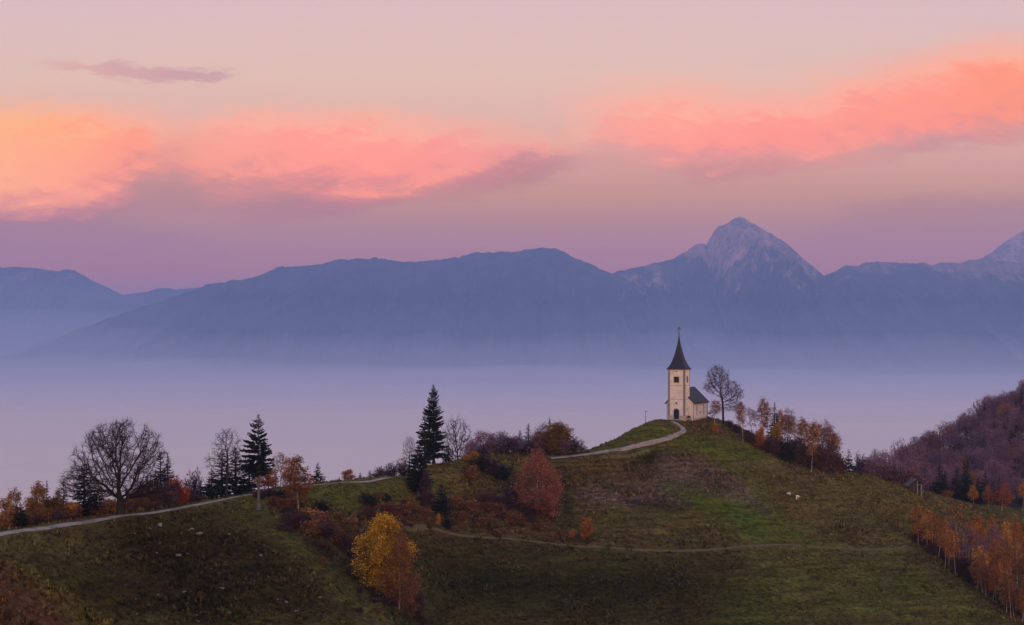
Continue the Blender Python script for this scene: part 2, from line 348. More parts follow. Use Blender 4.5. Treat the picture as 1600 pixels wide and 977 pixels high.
def spline(P, step):
    P = np.array(P, float); out = []
    for i in range(len(P)-1):
        p0, p1, p2, p3 = P[max(i-1,0)], P[i], P[i+1], P[min(i+2,len(P)-1)]
        n = max(2, int(np.linalg.norm(p2-p1)/step))
        for k in range(n):
            t = k/n
            out.append(0.5*((2*p1)+(-p0+p2)*t+(2*p0-5*p1+4*p2-p3)*t*t+(-p0+3*p1-3*p2+p3)*t**3))
    out.append(P[-1]); return np.array(out)
def hp(px, py):
    D = hit(px, py); return ((px-CX)/F*D, D)
p2 = [hp(a, b) for a, b in ((860,715.5),(900,712),(930,708),(960,703),(990,697),(1020,690),(1045,684),(1062,677),(1068,672),(1060,664),(1050,658.5))]
p3 = [hp(a, b) for a, b in ((600,816),(640,826),(700,832),(760,840),(840,847),(930,855),(1000,860),(1060,861),(1120,858),(1180,853),(1240,852),(1300,856),(1360,859),(1400,857),(1416,853))]
ROADN = np.concatenate([ROAD, spline(p2, 3.0), spline(p3, 4.0)])
def gz(x, y): return float(H(x, y)[0])

# ---- colour zones of the ground (pasture, bracken and bare earth, with some shade painted in), laid out on the terrain
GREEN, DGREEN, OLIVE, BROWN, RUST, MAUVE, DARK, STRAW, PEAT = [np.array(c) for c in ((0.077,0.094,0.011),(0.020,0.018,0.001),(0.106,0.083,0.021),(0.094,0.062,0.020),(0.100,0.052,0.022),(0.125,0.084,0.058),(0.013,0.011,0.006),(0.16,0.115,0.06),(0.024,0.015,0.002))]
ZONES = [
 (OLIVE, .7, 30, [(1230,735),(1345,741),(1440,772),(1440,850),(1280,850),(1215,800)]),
 (DGREEN, .95, 60, [(600,838),(930,860),(1150,866),(1200,977),(690,977),(650,900)]),  # vignette darkening painted into the colour of the lowest grass
 (OLIVE, .6, 90, [(1180,866),(1430,856),(1560,960),(1600,1000),(1250,1000),(1150,930)]),
 (GREEN, .45, 30, [(1180,868),(1400,866),(1500,920),(1570,977),(1120,977)]),
 (GREEN, .95, 10, [(1018,758),(1060,748),(1110,752),(1160,757),(1190,775),(1230,815),(1262,846),(1200,846),(1150,830),(1090,798),(1050,775)]),
 (GREEN, .9, 10, [(1040,684),(1062,676),(1100,678),(1150,690),(1195,720),(1190,730),(1150,724),(1100,712),(1060,702)]),
 (GREEN, .85, 8, [(915,709),(950,692),(1010,660),(1045,662),(1054,676),(1020,686),(960,701)]),
 (GREEN, .55, 16, [(290,792),(380,776),(430,790),(450,830),(400,830),(340,800)]),
 (GREEN, .5, 16, [(470,770),(640,746),(640,775),(570,790),(500,790)]),
 (GREEN, .35, 30, [(440,810),(480,850),(530,900),(480,900),(430,850)]),
 (OLIVE, .8, 16, [(690,728),(790,718),(900,716),(960,720),(900,770),(760,770),(690,760)]),
 (OLIVE, .8, 20, [(910,800),(1060,800),(1150,845),(930,850)]),
 (DGREEN, .9, 14, [(985,712),(1030,702),(1062,708),(1050,735),(1000,738)]),
 (MAUVE, .9, 12, [(1050,706),(1090,712),(1130,735),(1180,775),(1200,800),(1120,766),(1040,756),(990,742),(1030,730)]),
 (BROWN, .85, 14, [(880,722),(985,722),(1010,740),(1000,760),(900,765)]),
 (MAUVE, .9, 12, [(905,768),(1000,748),(1045,765),(1075,785),(1000,792),(910,790)]),
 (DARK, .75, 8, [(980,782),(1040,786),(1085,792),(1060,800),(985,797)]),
 (DARK, .7, 14, [(866,730),(890,730),(900,770),(895,810),(870,815)]),  # conifer shade beside the large red birch, painted into the ground
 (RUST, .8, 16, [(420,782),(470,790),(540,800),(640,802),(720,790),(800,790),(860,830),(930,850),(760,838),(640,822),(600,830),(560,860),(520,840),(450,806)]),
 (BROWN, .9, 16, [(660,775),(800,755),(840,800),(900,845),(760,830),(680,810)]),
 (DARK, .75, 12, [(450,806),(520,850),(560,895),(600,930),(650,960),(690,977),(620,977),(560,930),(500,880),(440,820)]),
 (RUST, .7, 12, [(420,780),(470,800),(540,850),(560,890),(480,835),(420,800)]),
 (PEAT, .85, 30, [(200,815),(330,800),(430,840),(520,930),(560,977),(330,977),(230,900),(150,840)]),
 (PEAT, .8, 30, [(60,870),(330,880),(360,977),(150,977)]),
 (RUST, .95, 10, [(-20,865),(40,900),(80,935),(125,990),(-20,990)]),
 (BROWN, .85, 10, [(1062,659),(1110,656),(1165,680),(1160,692),(1110,682),(1080,678)]),
 (STRAW, .5, 6, [(1060,740),(1075,742),(1020,728),(985,718)]),
 (STRAW, .55, 5, [(1140,716),(1200,722),(1240,738),(1190,730),(1140,722)]),
 (STRAW, .45, 8, [(1200,700),(1300,736),(1330,742),(1280,745),(1200,715)]),
 (RUST, .45, 5, [(930,850),(1100,852),(1250,848),(1250,853),(1100,858),(930,856)]),
 (OLIVE, .8, 16, [(1440,770),(1600,808),(1600,830),(1480,800)]),
 (BROWN, .9, 14, [(1425,850),(1600,980),(1640,980),(1640,840),(1440,830)]),
]
def poly_sd(px, py, poly):
    poly = np.array(poly, float); n = len(poly); dmin = np.full(px.shape, 1e9); ins = np.zeros(px.shape, bool)
    for i in range(n):
        a, b = poly[i], poly[(i+1) % n]; e = b-a
        t = np.clip(((px-a[0])*e[0]+(py-a[1])*e[1])/max(e@e, 1e-9), 0, 1)
        dmin = np.minimum(dmin, (px-a[0]-t*e[0])**2+(py-a[1]-t*e[1])**2)
        c = ((a[1] <= py) != (b[1] <= py)); ins ^= c & (px < (b[0]-a[0])*(py-a[1])/((b[1]-a[1]) if b[1] != a[1] else 1e-9)+a[0])
    d = np.sqrt(dmin)
    return np.where(ins, d, -d)
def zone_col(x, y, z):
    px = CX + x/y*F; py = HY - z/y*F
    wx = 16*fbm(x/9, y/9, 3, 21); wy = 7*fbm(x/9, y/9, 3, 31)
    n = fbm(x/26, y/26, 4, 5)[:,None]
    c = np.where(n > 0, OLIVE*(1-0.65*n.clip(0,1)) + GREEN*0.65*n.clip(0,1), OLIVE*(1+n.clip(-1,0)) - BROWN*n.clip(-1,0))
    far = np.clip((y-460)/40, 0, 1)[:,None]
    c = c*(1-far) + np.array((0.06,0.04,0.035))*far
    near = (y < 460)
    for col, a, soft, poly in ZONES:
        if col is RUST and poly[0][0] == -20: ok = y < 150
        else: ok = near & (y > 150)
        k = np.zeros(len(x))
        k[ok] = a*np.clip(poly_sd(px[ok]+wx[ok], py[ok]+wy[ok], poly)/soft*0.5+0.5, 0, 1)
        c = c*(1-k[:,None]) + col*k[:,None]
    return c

def ground_mat(name, detail=True):
    m, T, bs = material(name)
    at = T.new('ShaderNodeAttribute'); at.attribute_name = 'zone'
    g = T.new('ShaderNodeNewGeometry'); pos = g.outputs['Position']
    sp = T.new('ShaderNodeSeparateXYZ'); T.l.new(pos, sp.inputs[0])
    n1 = T.noise(pos, 0.12, 5, 0.62, 0.3); n2 = T.noise(pos, 0.9, 5, 0.65, 0.2)
    # terracettes: thin steps that follow the contour of the slope
    ct = T.xyz(T.m('MULTIPLY', sp.outputs[0], 0.10), T.m('MULTIPLY', sp.outputs[1], 0.10), T.m('MULTIPLY', sp.outputs[2], 1.5))
    n3 = T.noise(ct, 1.0, 4, 0.6, 0.5)
    hs = T.new('ShaderNodeHueSaturation'); T.l.new(at.outputs['Color'], hs.inputs['Color'])
    T.put(hs.inputs['Hue'], T.m('MULTIPLY_ADD', n1, -0.16, 0.575))
    val = T.m('MULTIPLY', T.m('MULTIPLY_ADD', n2, 3.2, -0.6), T.m('MULTIPLY_ADD', n3, 2.4, -0.2))
    T.put(hs.inputs['Value'], val)
    c = hs.outputs[0]
    straw = T.m('MULTIPLY', T.smooth(T.noise(pos, 1.7, 4, 0.7), 0.58, 0.75), T.smooth(n1, 0.42, 0.6))
    c = T.mix(T.m('MULTIPLY', straw, 0.45), c, (0.13,0.10,0.065,1))
    T.l.new(c, bs.inputs['Base Color']); bs.inputs['Roughness'].default_value = 1.0; bs.inputs['Specular IOR Level'].default_value = 0.05
    bp = T.new('ShaderNodeBump'); bp.inputs['Strength'].default_value = 0.9; bp.inputs['Distance'].default_value = 0.7
    T.l.new(T.m('ADD', n2, n3), bp.inputs['Height']); T.l.new(bp.outputs[0], bs.inputs['Normal'])
    return m

ys = np.concatenate([np.geomspace(14, 150, 60, endpoint=False), np.arange(150, 470, 0.75), np.arange(470, 820, 4.0), np.geomspace(820, 1500, 24)])
us = np.linspace(-0.47, 0.47, 470)
YY, UU = np.meshgrid(ys, us, indexing='ij'); XX = UU*YY + 0.0
XX = XX + np.sign(UU)*np.clip(np.abs(UU)-0.36, 0, 1)*260      # let the near ground run well past the frame
gx, gy = XX.ravel(), YY.ravel(); gzv = H(gx, gy)
ny, nu = YY.shape
idx = np.arange(ny*nu).reshape(ny, nu)
gq = np.stack([idx[:-1,:-1], idx[:-1,1:], idx[1:,1:], idx[1:,:-1]], -1).reshape(-1, 4)
gme = mesh_np('ground', np.c_[gx, gy, gzv], [gq], smooth=True)
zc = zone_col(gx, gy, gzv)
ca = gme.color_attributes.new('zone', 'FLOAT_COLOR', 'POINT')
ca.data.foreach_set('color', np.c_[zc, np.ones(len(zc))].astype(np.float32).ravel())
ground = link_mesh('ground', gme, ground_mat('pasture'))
tag(ground, 'grassy hillside of dull green pasture and brown bracken', 'ground', kind='structure')

# ------------------------------------------------------------------ paths
def gravel_mat(name, col, grass, amt, hub=False):
    m, T, bs = material(name)
    g = T.new('ShaderNodeNewGeometry'); n = T.noise(g.outputs['Position'], 2.2, 5, 0.7); n2 = T.noise(g.outputs['Position'], 0.35, 3, 0.6)
    c = T.ramp(n, [(0.25, tuple(v*0.5 for v in col)), (0.75, tuple(v*1.2 for v in col))])
    c = T.mix(T.m('MULTIPLY', T.smooth(n2, 0.45, 0.65), amt), c, (*grass, 1))
    T.l.new(c, bs.inputs['Base Color']); bs.inputs['Roughness'].default_value = 1.0
    return m
def path(name, pts, width, mat, label, lift=0.07, taper=0):
    C = spline(pts, 1.5); t = np.gradient(C, axis=0); t /= np.linalg.norm(t, axis=1)[:,None]; nrm = np.c_[-t[:,1], t[:,0]]
    s = np.cumsum(np.r_[0, np.linalg.norm(np.diff(C, axis=0), axis=1)])
    w = width*(1+0.16*fbm(s/7, s*0+3, 3, 8)); off = 0.12*width*fbm(s/11, s*0+9, 2, 4)
    K = np.array([-0.5, -0.47, -0.25, 0, 0.25, 0.47, 0.5]); lf = np.array([-0.25, 0.7, 1, 1, 1, 0.7, -0.25])*lift
    if taper: w = w*np.clip((s[-1]-s)/taper, 0.35, 1)
    V = []
    for k, l in zip(K, lf):
        q = C + nrm*((w*k)*(1+0.10*fbm(s/1.6, s*0+k*9, 2, 6))+off)[:,None]; V.append(np.c_[q, H(q[:,0], q[:,1])+l])
    V = np.stack(V, 1); n, k = V.shape[:2]; ii = np.arange(n*k).reshape(n, k)
    q = np.stack([ii[:-1,:-1], ii[:-1,1:], ii[1:,1:], ii[1:,:-1]], -1).reshape(-1, 4)
    o = link_mesh(name, mesh_np(name, V.reshape(-1,3), [q], smooth=True), mat)
    return tag(o, label, 'path', kind='structure')
gravel = gravel_mat('gravel', (0.37,0.31,0.265), (0.11,0.09,0.05), 0.6)
track_m = gravel_mat('worn_grass', (0.15,0.12,0.058), (0.10,0.085,0.03), 0.75)
p1 = [tuple(v) for v in ROAD[::8]] + [tuple(ROAD[-1])]
p1 = p1[:-1]
path('path', p1, 1.65, gravel, 'pale gravel road climbing along the crest past the big bare tree', taper=120)
path('path', p2, 1.5, gravel, 'pale gravel path winding up the hill to the church door')
path('path', [hp(a, b) for a, b in ((700,731),(740,734),(790,736),(820,737))], 0.6, track_m, 'faint trodden line across the grassy mound below the tall spruce')
path('path', p3, 0.8, track_m, 'narrow worn track crossing the slope under the church hill')
p4 = [hp(a, b) for a, b in ((935,716),(970,714),(1000,707),(1015,703))]
path('path', p4, 1.1, track_m, 'short muddy spur below the church path')
# ------------------------------------------------------------------ mountains, sea of fog, haze
FOGZ = -250.0
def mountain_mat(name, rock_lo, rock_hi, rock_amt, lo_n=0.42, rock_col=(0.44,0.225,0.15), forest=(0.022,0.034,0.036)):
    m, T, bs = material(name)
    g = T.new('ShaderNodeNewGeometry'); sp = T.new('ShaderNodeSeparateXYZ'); T.l.new(g.outputs['Position'], sp.inputs[0])
    st = T.xyz(T.m('MULTIPLY', sp.outputs[0], 0.008), T.m('MULTIPLY', sp.outputs[1], 0.003), T.m('MULTIPLY', sp.outputs[2], 0.0028))
    n = T.noise(st, 1.0, 6, 0.68, 0.6); n2 = T.noise(g.outputs['Position'], 0.0022, 4, 0.6); n3 = T.noise(g.outputs['Position'], 0.02, 4, 0.65)
    zz = T.m('ADD', sp.outputs[2], T.m('MULTIPLY', T.m('SUBTRACT', n, 0.5), 1500.0))
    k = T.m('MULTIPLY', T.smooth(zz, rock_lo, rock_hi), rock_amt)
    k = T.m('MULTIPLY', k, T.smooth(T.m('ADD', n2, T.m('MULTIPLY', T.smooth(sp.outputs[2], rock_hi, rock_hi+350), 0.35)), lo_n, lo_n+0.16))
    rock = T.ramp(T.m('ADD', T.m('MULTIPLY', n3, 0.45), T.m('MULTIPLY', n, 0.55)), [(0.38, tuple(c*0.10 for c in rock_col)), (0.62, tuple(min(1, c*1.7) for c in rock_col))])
    n4 = T.noise(g.outputs['Position'], 0.0045, 6, 0.7)
    wood = T.ramp(T.m('ADD', T.m('MULTIPLY', n4, 0.75), T.m('MULTIPLY', n, 0.25)), [(0.36, tuple(c*0.4 for c in forest)), (0.5, forest), (0.66, tuple(c*2.6 for c in forest))])
    T.l.new(T.mix(k, wood, rock), bs.inputs['Base Color']); bs.inputs['Roughness'].default_value = 1.0
    return m
def mountain(prof, D, run, mat, label, rough=18.0, spur=140.0, seed=1, step=1.6, sm=0.5):
    P = np.arange(prof[0][0], prof[-1][0]+0.1, step)
    c = np.interp(P, [a for a,_ in prof], [b for _,b in prof])
    k = np.ones(5)/5; c = np.convolve(np.pad(c, 2, mode='edge'), k, 'valid')*sm + (1-sm)*c
    zc_ = -(c-HY)/F*D + rough*fbm(P/14, P*0+seed, 5, seed, 0.68); n = len(P)
    vs = np.r_[-np.array([0.5, 0.25, 0.1, 0.03])[:0], np.linspace(0, 1, 70)**1.15]
    V = []
    back = np.array([1.0, 0.6, 0.3, 0.1])
    for b in back:
        y = D + b*run*0.8; V.append(np.c_[(P-CX)/F*D*1.0, np.full(n, y), FOGZ-40 + (zc_-FOGZ+40)*(1-b)**1.1])
    for v in vs:
        w = P + 22*fbm(P/60, P*0+v*2.2, 3, seed+5)*v
        sp = ridged(w/46, P*0+v*1.4+seed, 4, seed+2)-0.5
        amp = 4*v*(1-v)
        y = D - run*(v*(1+0.0*P)) - sp*amp*spur*1.8
        z = FOGZ-40 + (zc_-FOGZ+40)*(1-v)**1.25*(1-0.10*amp) + sp*spur*amp*np.clip((zc_-FOGZ)/900, 0.1, 1.4)*(1-v)
        z = np.minimum(z, -(c-HY)/F*y*0.998 + 0) if v > 0.02 else z
        V.append(np.c_[(P-CX)/F*D, y, z])
    V = np.stack(V); r = V.shape[0]; ii = np.arange(r*n).reshape(r, n)
    q = np.stack([ii[:-1,1:], ii[:-1,:-1], ii[1:,:-1], ii[1:,1:]], -1).reshape(-1, 4)
    o = link_mesh('mountain', mesh_np('mountain', V.reshape(-1,3), [q], smooth=False), mat)
    return tag(o, label, 'mountain', kind='structure')
m_wood = mountain_mat('far_forest', 900, 1100, 0.0)
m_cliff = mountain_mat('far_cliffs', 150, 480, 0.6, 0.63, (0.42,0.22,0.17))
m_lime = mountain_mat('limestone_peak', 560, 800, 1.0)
m_pale = mountain_mat('pale_peak', 200, 500, 1.0, 0.2, (0.46,0.22,0.16))  # more pale rock colour, standing in for distance haze on this summit
m_left = mountain_mat('far_left_cliffs', 600, 950, 0.5)
mountain([(-400,400),(-150,410),(0,417),(20,418),(35,417),(60,420),(90,424),(104,422),(118,423),(128,429),(140,436),(165,449),(190,461),(220,472),(300,500),(420,540)], 17500, 3800, m_left,
         'hazy blue mountain with a craggy flat crest sloping down into the gap', 26, 220, 3, 1.2, 0.15)
mountain([(120,480),(150,470),(190,461),(225,457),(250,450),(262,450),(275,453),(305,450),(340,445),(400,450),(500,470)], 16500, 3000, m_wood,
         'low hazy saddle of blue forest between two mountains', 9, 90, 7)
mountain([(-60,600),(0,578),(19,563),(56,538),(125,514),(187,492),(250,470),(300,455),(330,443),(370,437),(395,435),(420,424),(440,417),(470,417),(500,413),(520,408),(545,404),(585,404),(620,408),(650,410),(690,407),(720,402),(745,394),(790,394),(800,395),(830,389),(852,387),(870,390),(885,395),(910,408),(950,426),(1000,450),(1060,480),(1120,520)],
         14000, 3400, m_wood, 'long dark blue forested ridge with rounded twin humps', 20, 260, 11, 1.2, 0.15)
mountain([(880,465),(920,440),(955,427),(990,418),(1015,413),(1040,407),(1055,402),(1065,397),(1075,391),(1088,381),(1094,380),(1104,381),(1108,374),(1114,364),(1122,353),(1132,350),(1140,347),(1148,342),(1155,340),(1162,342),(1172,348),(1180,352),(1195,361),(1210,370),(1228,380),(1240,391),(1258,406),(1270,416),(1285,430),(1305,443),(1340,465),(1400,490)],
         14400, 3400, m_lime, 'sharp rocky limestone peak standing above the dark ridge', 22, 520, 17, 0.8, 0.1)
mountain([(1180,500),(1230,470),(1265,446),(1290,431),(1322,414),(1338,417),(1352,409),(1375,410),(1400,410),(1430,411),(1445,412),(1457,414),(1470,410),(1500,411),(1515,406),(1540,403),(1570,408),(1600,410),(1700,405),(1800,430),(2000,440)],
         13800, 3300, m_cliff, 'blue forested ridge with pale cliff patches beside the rocky peak', 18, 240, 23, 1.2, 0.15)
mountain([(1440,430),(1500,412),(1535,403),(1548,396),(1560,385),(1570,379),(1582,371),(1590,366),(1597,362),(1610,358),(1640,350),(1700,366),(1800,395)], 17400, 3000, m_pale,
         'faint pinkish rocky summit just showing behind the ridge at the edge', 22, 320, 29, 1.0)

fy = np.geomspace(1200, 30000, 260); fu = np.linspace(-1.2, 1.2, 220)
Yf, Uf = np.meshgrid(fy, fu, indexing='ij'); Xf = Uf*Yf
zf = FOGZ + 24*fbm(Xf/1500, Yf/380, 4, 41) + 9*fbm(Xf/420, Yf/120, 3, 47)
ii = np.arange(zf.size).reshape(zf.shape)
q = np.stack([ii[:-1,:-1], ii[:-1,1:], ii[1:,1:], ii[1:,:-1]], -1).reshape(-1, 4)
fm, T, bs = material('fog_top')
bs.inputs['Base Color'].default_value = (0.94,0.74,0.58,1); bs.inputs['Roughness'].default_value = 1.0; bs.inputs['Specular IOR Level'].default_value = 0.0
fog = link_mesh('fog', mesh_np('fog', np.c_[Xf.ravel(), Yf.ravel(), zf.ravel()], [q], smooth=True), fm)
tag(fog, 'pale lilac sea of fog filling the valley below the mountains', 'fog', kind='stuff')

def volume(name, V, Fc, col, dens, aniso, label):
    m = bpy.data.materials.new(name); m.use_nodes = True; nt = m.node_tree; nt.nodes.clear()
    pv = nt.nodes.new('ShaderNodeVolumePrincipled'); out = nt.nodes.new('ShaderNodeOutputMaterial')
    pv.inputs['Color'].default_value = (*col, 1); pv.inputs['Density'].default_value = dens; pv.inputs['Anisotropy'].default_value = aniso
    nt.links.new(pv.outputs[0], out.inputs['Volume'])
    me = bpy.data.meshes.new(name); me.from_pydata(V, [], Fc); me.update()
    o = link_mesh(name, me, m)
    return tag(o, label, 'haze', kind='stuff')
bx = lambda x0,x1,y0,y1,z0,z1: ([(x0,y0,z0),(x1,y0,z0),(x1,y1,z0),(x0,y1,z0),(x0,y0,z1),(x1,y0,z1),(x1,y1,z1),(x0,y1,z1)], [(3,2,1,0),(4,5,6,7),(0,1,5,4),(1,2,6,5),(2,3,7,6),(3,0,4,7)])
V, Fc = bx(-40000, 40000, -3000, HAZE_BACK, -480, HAZE_TOP)
volume('haze', V, Fc, (0.375,0.565,1.0), HAZE_D, 0.0, 'thin bluish evening haze in the air')
X1 = 39000
V = [(-X1,6300,FOGZ-60),(X1,6300,FOGZ-60),(X1,19000,FOGZ-60),(-X1,19000,FOGZ-60),(-X1,19000,FOGZ+890),(X1,19000,FOGZ+890)]
volume('mist', V, [(3,2,1,0),(0,1,5,4),(2,3,4,5),(0,4,3),(1,2,5)], (0.92,0.92,1.0), 3.3e-4, 0.0, 'pale mist rising from the fog against the mountain slopes')
V = [(-X1,5200,FOGZ-70),(X1,5200,FOGZ-70),(X1,19200,FOGZ-70),(-X1,19200,FOGZ-70),(-X1,19200,FOGZ+1240),(X1,19200,FOGZ+1240)]
volume('mist', V, [(3,2,1,0),(0,1,5,4),(2,3,4,5),(0,4,3),(1,2,5)], (0.80,0.90,1.0), 0.9e-4, 0.0, 'thin upper mist reaching the shoulders of the mountains')
# a low bank of thicker fog lying at the foot of the mountains, its top uneven
nx, nyb = 160, 40
xb = np.linspace(-16000, 16000, nx); tb = np.linspace(0, 1, nyb); Xb, Tb = np.meshgrid(xb, tb, indexing='ij')
Yb = 5400 + Tb*9200
Zt = FOGZ - 15 + Tb**0.8*(230 + 95*fbm(Xb/2600, Tb*2.2, 4, 83) + 55*fbm(Xb/800, Tb*4, 3, 87))
Pt = np.stack([Xb, Yb, Zt], -1).reshape(-1, 3); Pb = np.stack([Xb, Yb, np.full_like(Xb, FOGZ-40)], -1).reshape(-1, 3)
ii = np.arange(nx*nyb).reshape(nx, nyb); o_ = nx*nyb
fq = np.stack([ii[:-1,:-1], ii[1:,:-1], ii[1:,1:], ii[:-1,1:]], -1).reshape(-1, 4)
def wall(ix): return np.stack([ix[:-1], ix[1:], ix[1:]+o_, ix[:-1]+o_], -1)
fall = np.concatenate([fq, (fq+o_)[:, ::-1], wall(ii[:,0])[:, ::-1], wall(ii[:,-1]), wall(ii[0,:]), wall(ii[-1,:])[:, ::-1]])
m = bpy.data.materials.new('fog_bank'); m.use_nodes = True; nt = m.node_tree; nt.nodes.clear()
pv = nt.nodes.new('ShaderNodeVolumePrincipled'); out = nt.nodes.new('ShaderNodeOutputMaterial'); nt.links.new(pv.outputs[0], out.inputs['Volume'])
pv.inputs['Color'].default_value = (0.98,0.91,0.93,1); pv.inputs['Density'].default_value = 7.5e-4
fb = link_mesh('fog_bank', mesh_np('fog_bank', np.concatenate([Pt, Pb]), [fall], smooth=True), m)
tag(fb, 'low bank of thicker fog along the foot of the mountains', 'fog', kind='stuff')
#%%PART3
# ------------------------------------------------------------------ tree building
class Geo:
    def __init__(s): s.V = []; s.Q = []; s.n = 0; s.T3 = []
    def add(s, V, Q):
        V = np.asarray(V, float).reshape(-1, 3); s.V.append(V); Q = np.asarray(Q)
        (s.Q if Q.shape[1] == 4 else s.T3).append(Q + s.n); s.n += len(V)
    def mesh(s, name, smooth=False):
        return mesh_np(name, np.concatenate(s.V), ([np.concatenate(s.Q)] if s.Q else []) + ([np.concatenate(s.T3)] if s.T3 else []), smooth=smooth)
def tubes(g, A, B, ra, rb, k):
    """many straight tapered tubes A->B with k sides"""
    if len(A) == 0: return
    d = B-A; L = np.linalg.norm(d, axis=1); ok = L > 1e-6; A, B, ra, rb, d = A[ok], B[ok], ra[ok], rb[ok], d[ok]/L[ok][:,None]
    ref = np.where(np.abs(d[:,2:3]) > 0.9, [[1.,0,0]], [[0,0,1.]]); u = np.cross(d, ref); u /= np.linalg.norm(u, axis=1)[:,None]; v = np.cross(d, u)
    an = np.arange(k)/k*2*np.pi; ring = u[:,None,:]*np.cos(an)[None,:,None] + v[:,None,:]*np.sin(an)[None,:,None]
    V = np.concatenate([A[:,None,:]+ring*ra[:,None,None], B[:,None,:]+ring*rb[:,None,None]], 1)
    n = len(A); base = np.arange(n)[:,None]*(2*k); i = np.arange(k); j = (i+1) % k
    Q = np.stack([base+i, base+j, base+k+j, base+k+i], -1).reshape(-1, 4)
    g.add(V, Q)
def leaves(g, P, size, rng, flat=0.0, stretch=1.5):
    n = len(P)
    a = rng.normal(size=(n,3)); a[:,2] *= (1-flat); a /= np.linalg.norm(a, axis=1)[:,None]
    b = np.cross(a, rng.normal(size=(n,3))); b /= np.linalg.norm(b, axis=1)[:,None]
    s = size*rng.uniform(0.6, 1.4, n)[:,None]; a = a*s*stretch*0.5; b = b*s*0.5
    V = np.stack([P-a, P+b*0.9, P+a, P-b*0.9], 1); g.add(V.reshape(-1,3), np.arange(n*4).reshape(n, 4))

def colonize(att, trunk, step, kill, rng, jit=0.12, up=0.0, maxn=9000):
    """space colonisation: attractors 'att' (n,3) are reached from the node chain 'trunk'"""
    pos = [np.array(p, float) for p in trunk]; par = [-1] + list(range(len(trunk)-1))
    P = np.empty((maxn+len(pos), 3)); P[:len(pos)] = pos; n = len(pos)
    A = np.array(att); dist = np.full(len(A), 1e9); near = np.zeros(len(A), int)
    st = max(1, int(len(trunk)*0.35))
    for i in range(st, n):
        d = np.linalg.norm(A-P[i], axis=1); m = d < dist; dist[m] = d[m]; near[m] = i
    kids = {}
    for it in range(400):
        if len(A) == 0 or n >= maxn: break
        dirs = A - P[near]; dirs /= np.maximum(np.linalg.norm(dirs, axis=1), 1e-6)[:,None]
        un, inv = np.unique(near, return_inverse=True)
        sm = np.zeros((len(un),3)); np.add.at(sm, inv, dirs)
        sm /= np.maximum(np.linalg.norm(sm, axis=1), 1e-6)[:,None]
        sm += rng.normal(size=sm.shape)*jit; sm[:,2] += up
        sm /= np.linalg.norm(sm, axis=1)[:,None]
        n0 = n; dead = []
        for u_, d_ in zip(un, sm):
            c = kids.get(u_, 0)
            if c >= 3: dead.append(u_); continue
            if n >= maxn: break
            kids[u_] = c+1; P[n] = P[u_] + d_*step; par.append(int(u_)); n += 1
        new = P[n0:n]
        if len(new) == 0: break
        D = np.linalg.norm(A[:,None,:]-new[None,:,:], axis=2); j = D.argmin(1); dm = D[np.arange(len(A)), j]
        m = dm < dist; dist[m] = dm[m]; near[m] = n0+j[m]
        keep = dist > kill
        if dead: keep &= ~np.isin(near, dead)
        A, dist, near = A[keep], dist[keep], near[keep]
    return P[:n].copy(), np.array(par)
def skeleton(P, par, tip, power=2.3, smooth=2):
    n = len(P); ch = [[] for _ in range(n)]
    for i in range(1, n): ch[par[i]].append(i)
    for _ in range(smooth):
        Q = P.copy()
        for i in range(1, n):
            if len(ch[i]) == 1: Q[i] = 0.5*P[i] + 0.25*P[par[i]] + 0.25*P[ch[i][0]]
        P = Q
    r = np.zeros(n); acc = np.zeros(n)
    for i in range(n-1, -1, -1):
        r[i] = tip if not ch[i] else acc[i]**(1/power)
        if par[i] >= 0: acc[par[i]] += r[i]**power
    return P, r, ch
PROTO = {}
def store(key, name, trunk_me, trunk_mats, crown_me, crown_mats, h, w):
    PROTO[key] = dict(name=name, h=h, w=w, trunk=(trunk_me, trunk_mats), crown=(crown_me, crown_mats))
    for me, ms in ((trunk_me, trunk_mats), (crown_me, crown_mats)):
        for m in ms: me.materials.append(m)
def extents(P): return P[:,2].max(), np.percentile(np.hypot(P[:,0], P[:,1]), 97)*2
def ell(rng, n, cx, cz, rx, rz, hollow=0.0, cyy=0.0, ry=None):
    p = rng.normal(size=(n,3)); p /= np.linalg.norm(p, axis=1)[:,None]; r = rng.uniform(hollow**3, 1, n)**(1/3)
    p *= r[:,None]; ry = rx if ry is None else ry
    return np.c_[cx+p[:,0]*rx, cyy+p[:,1]*ry, cz+p[:,2]*rz]
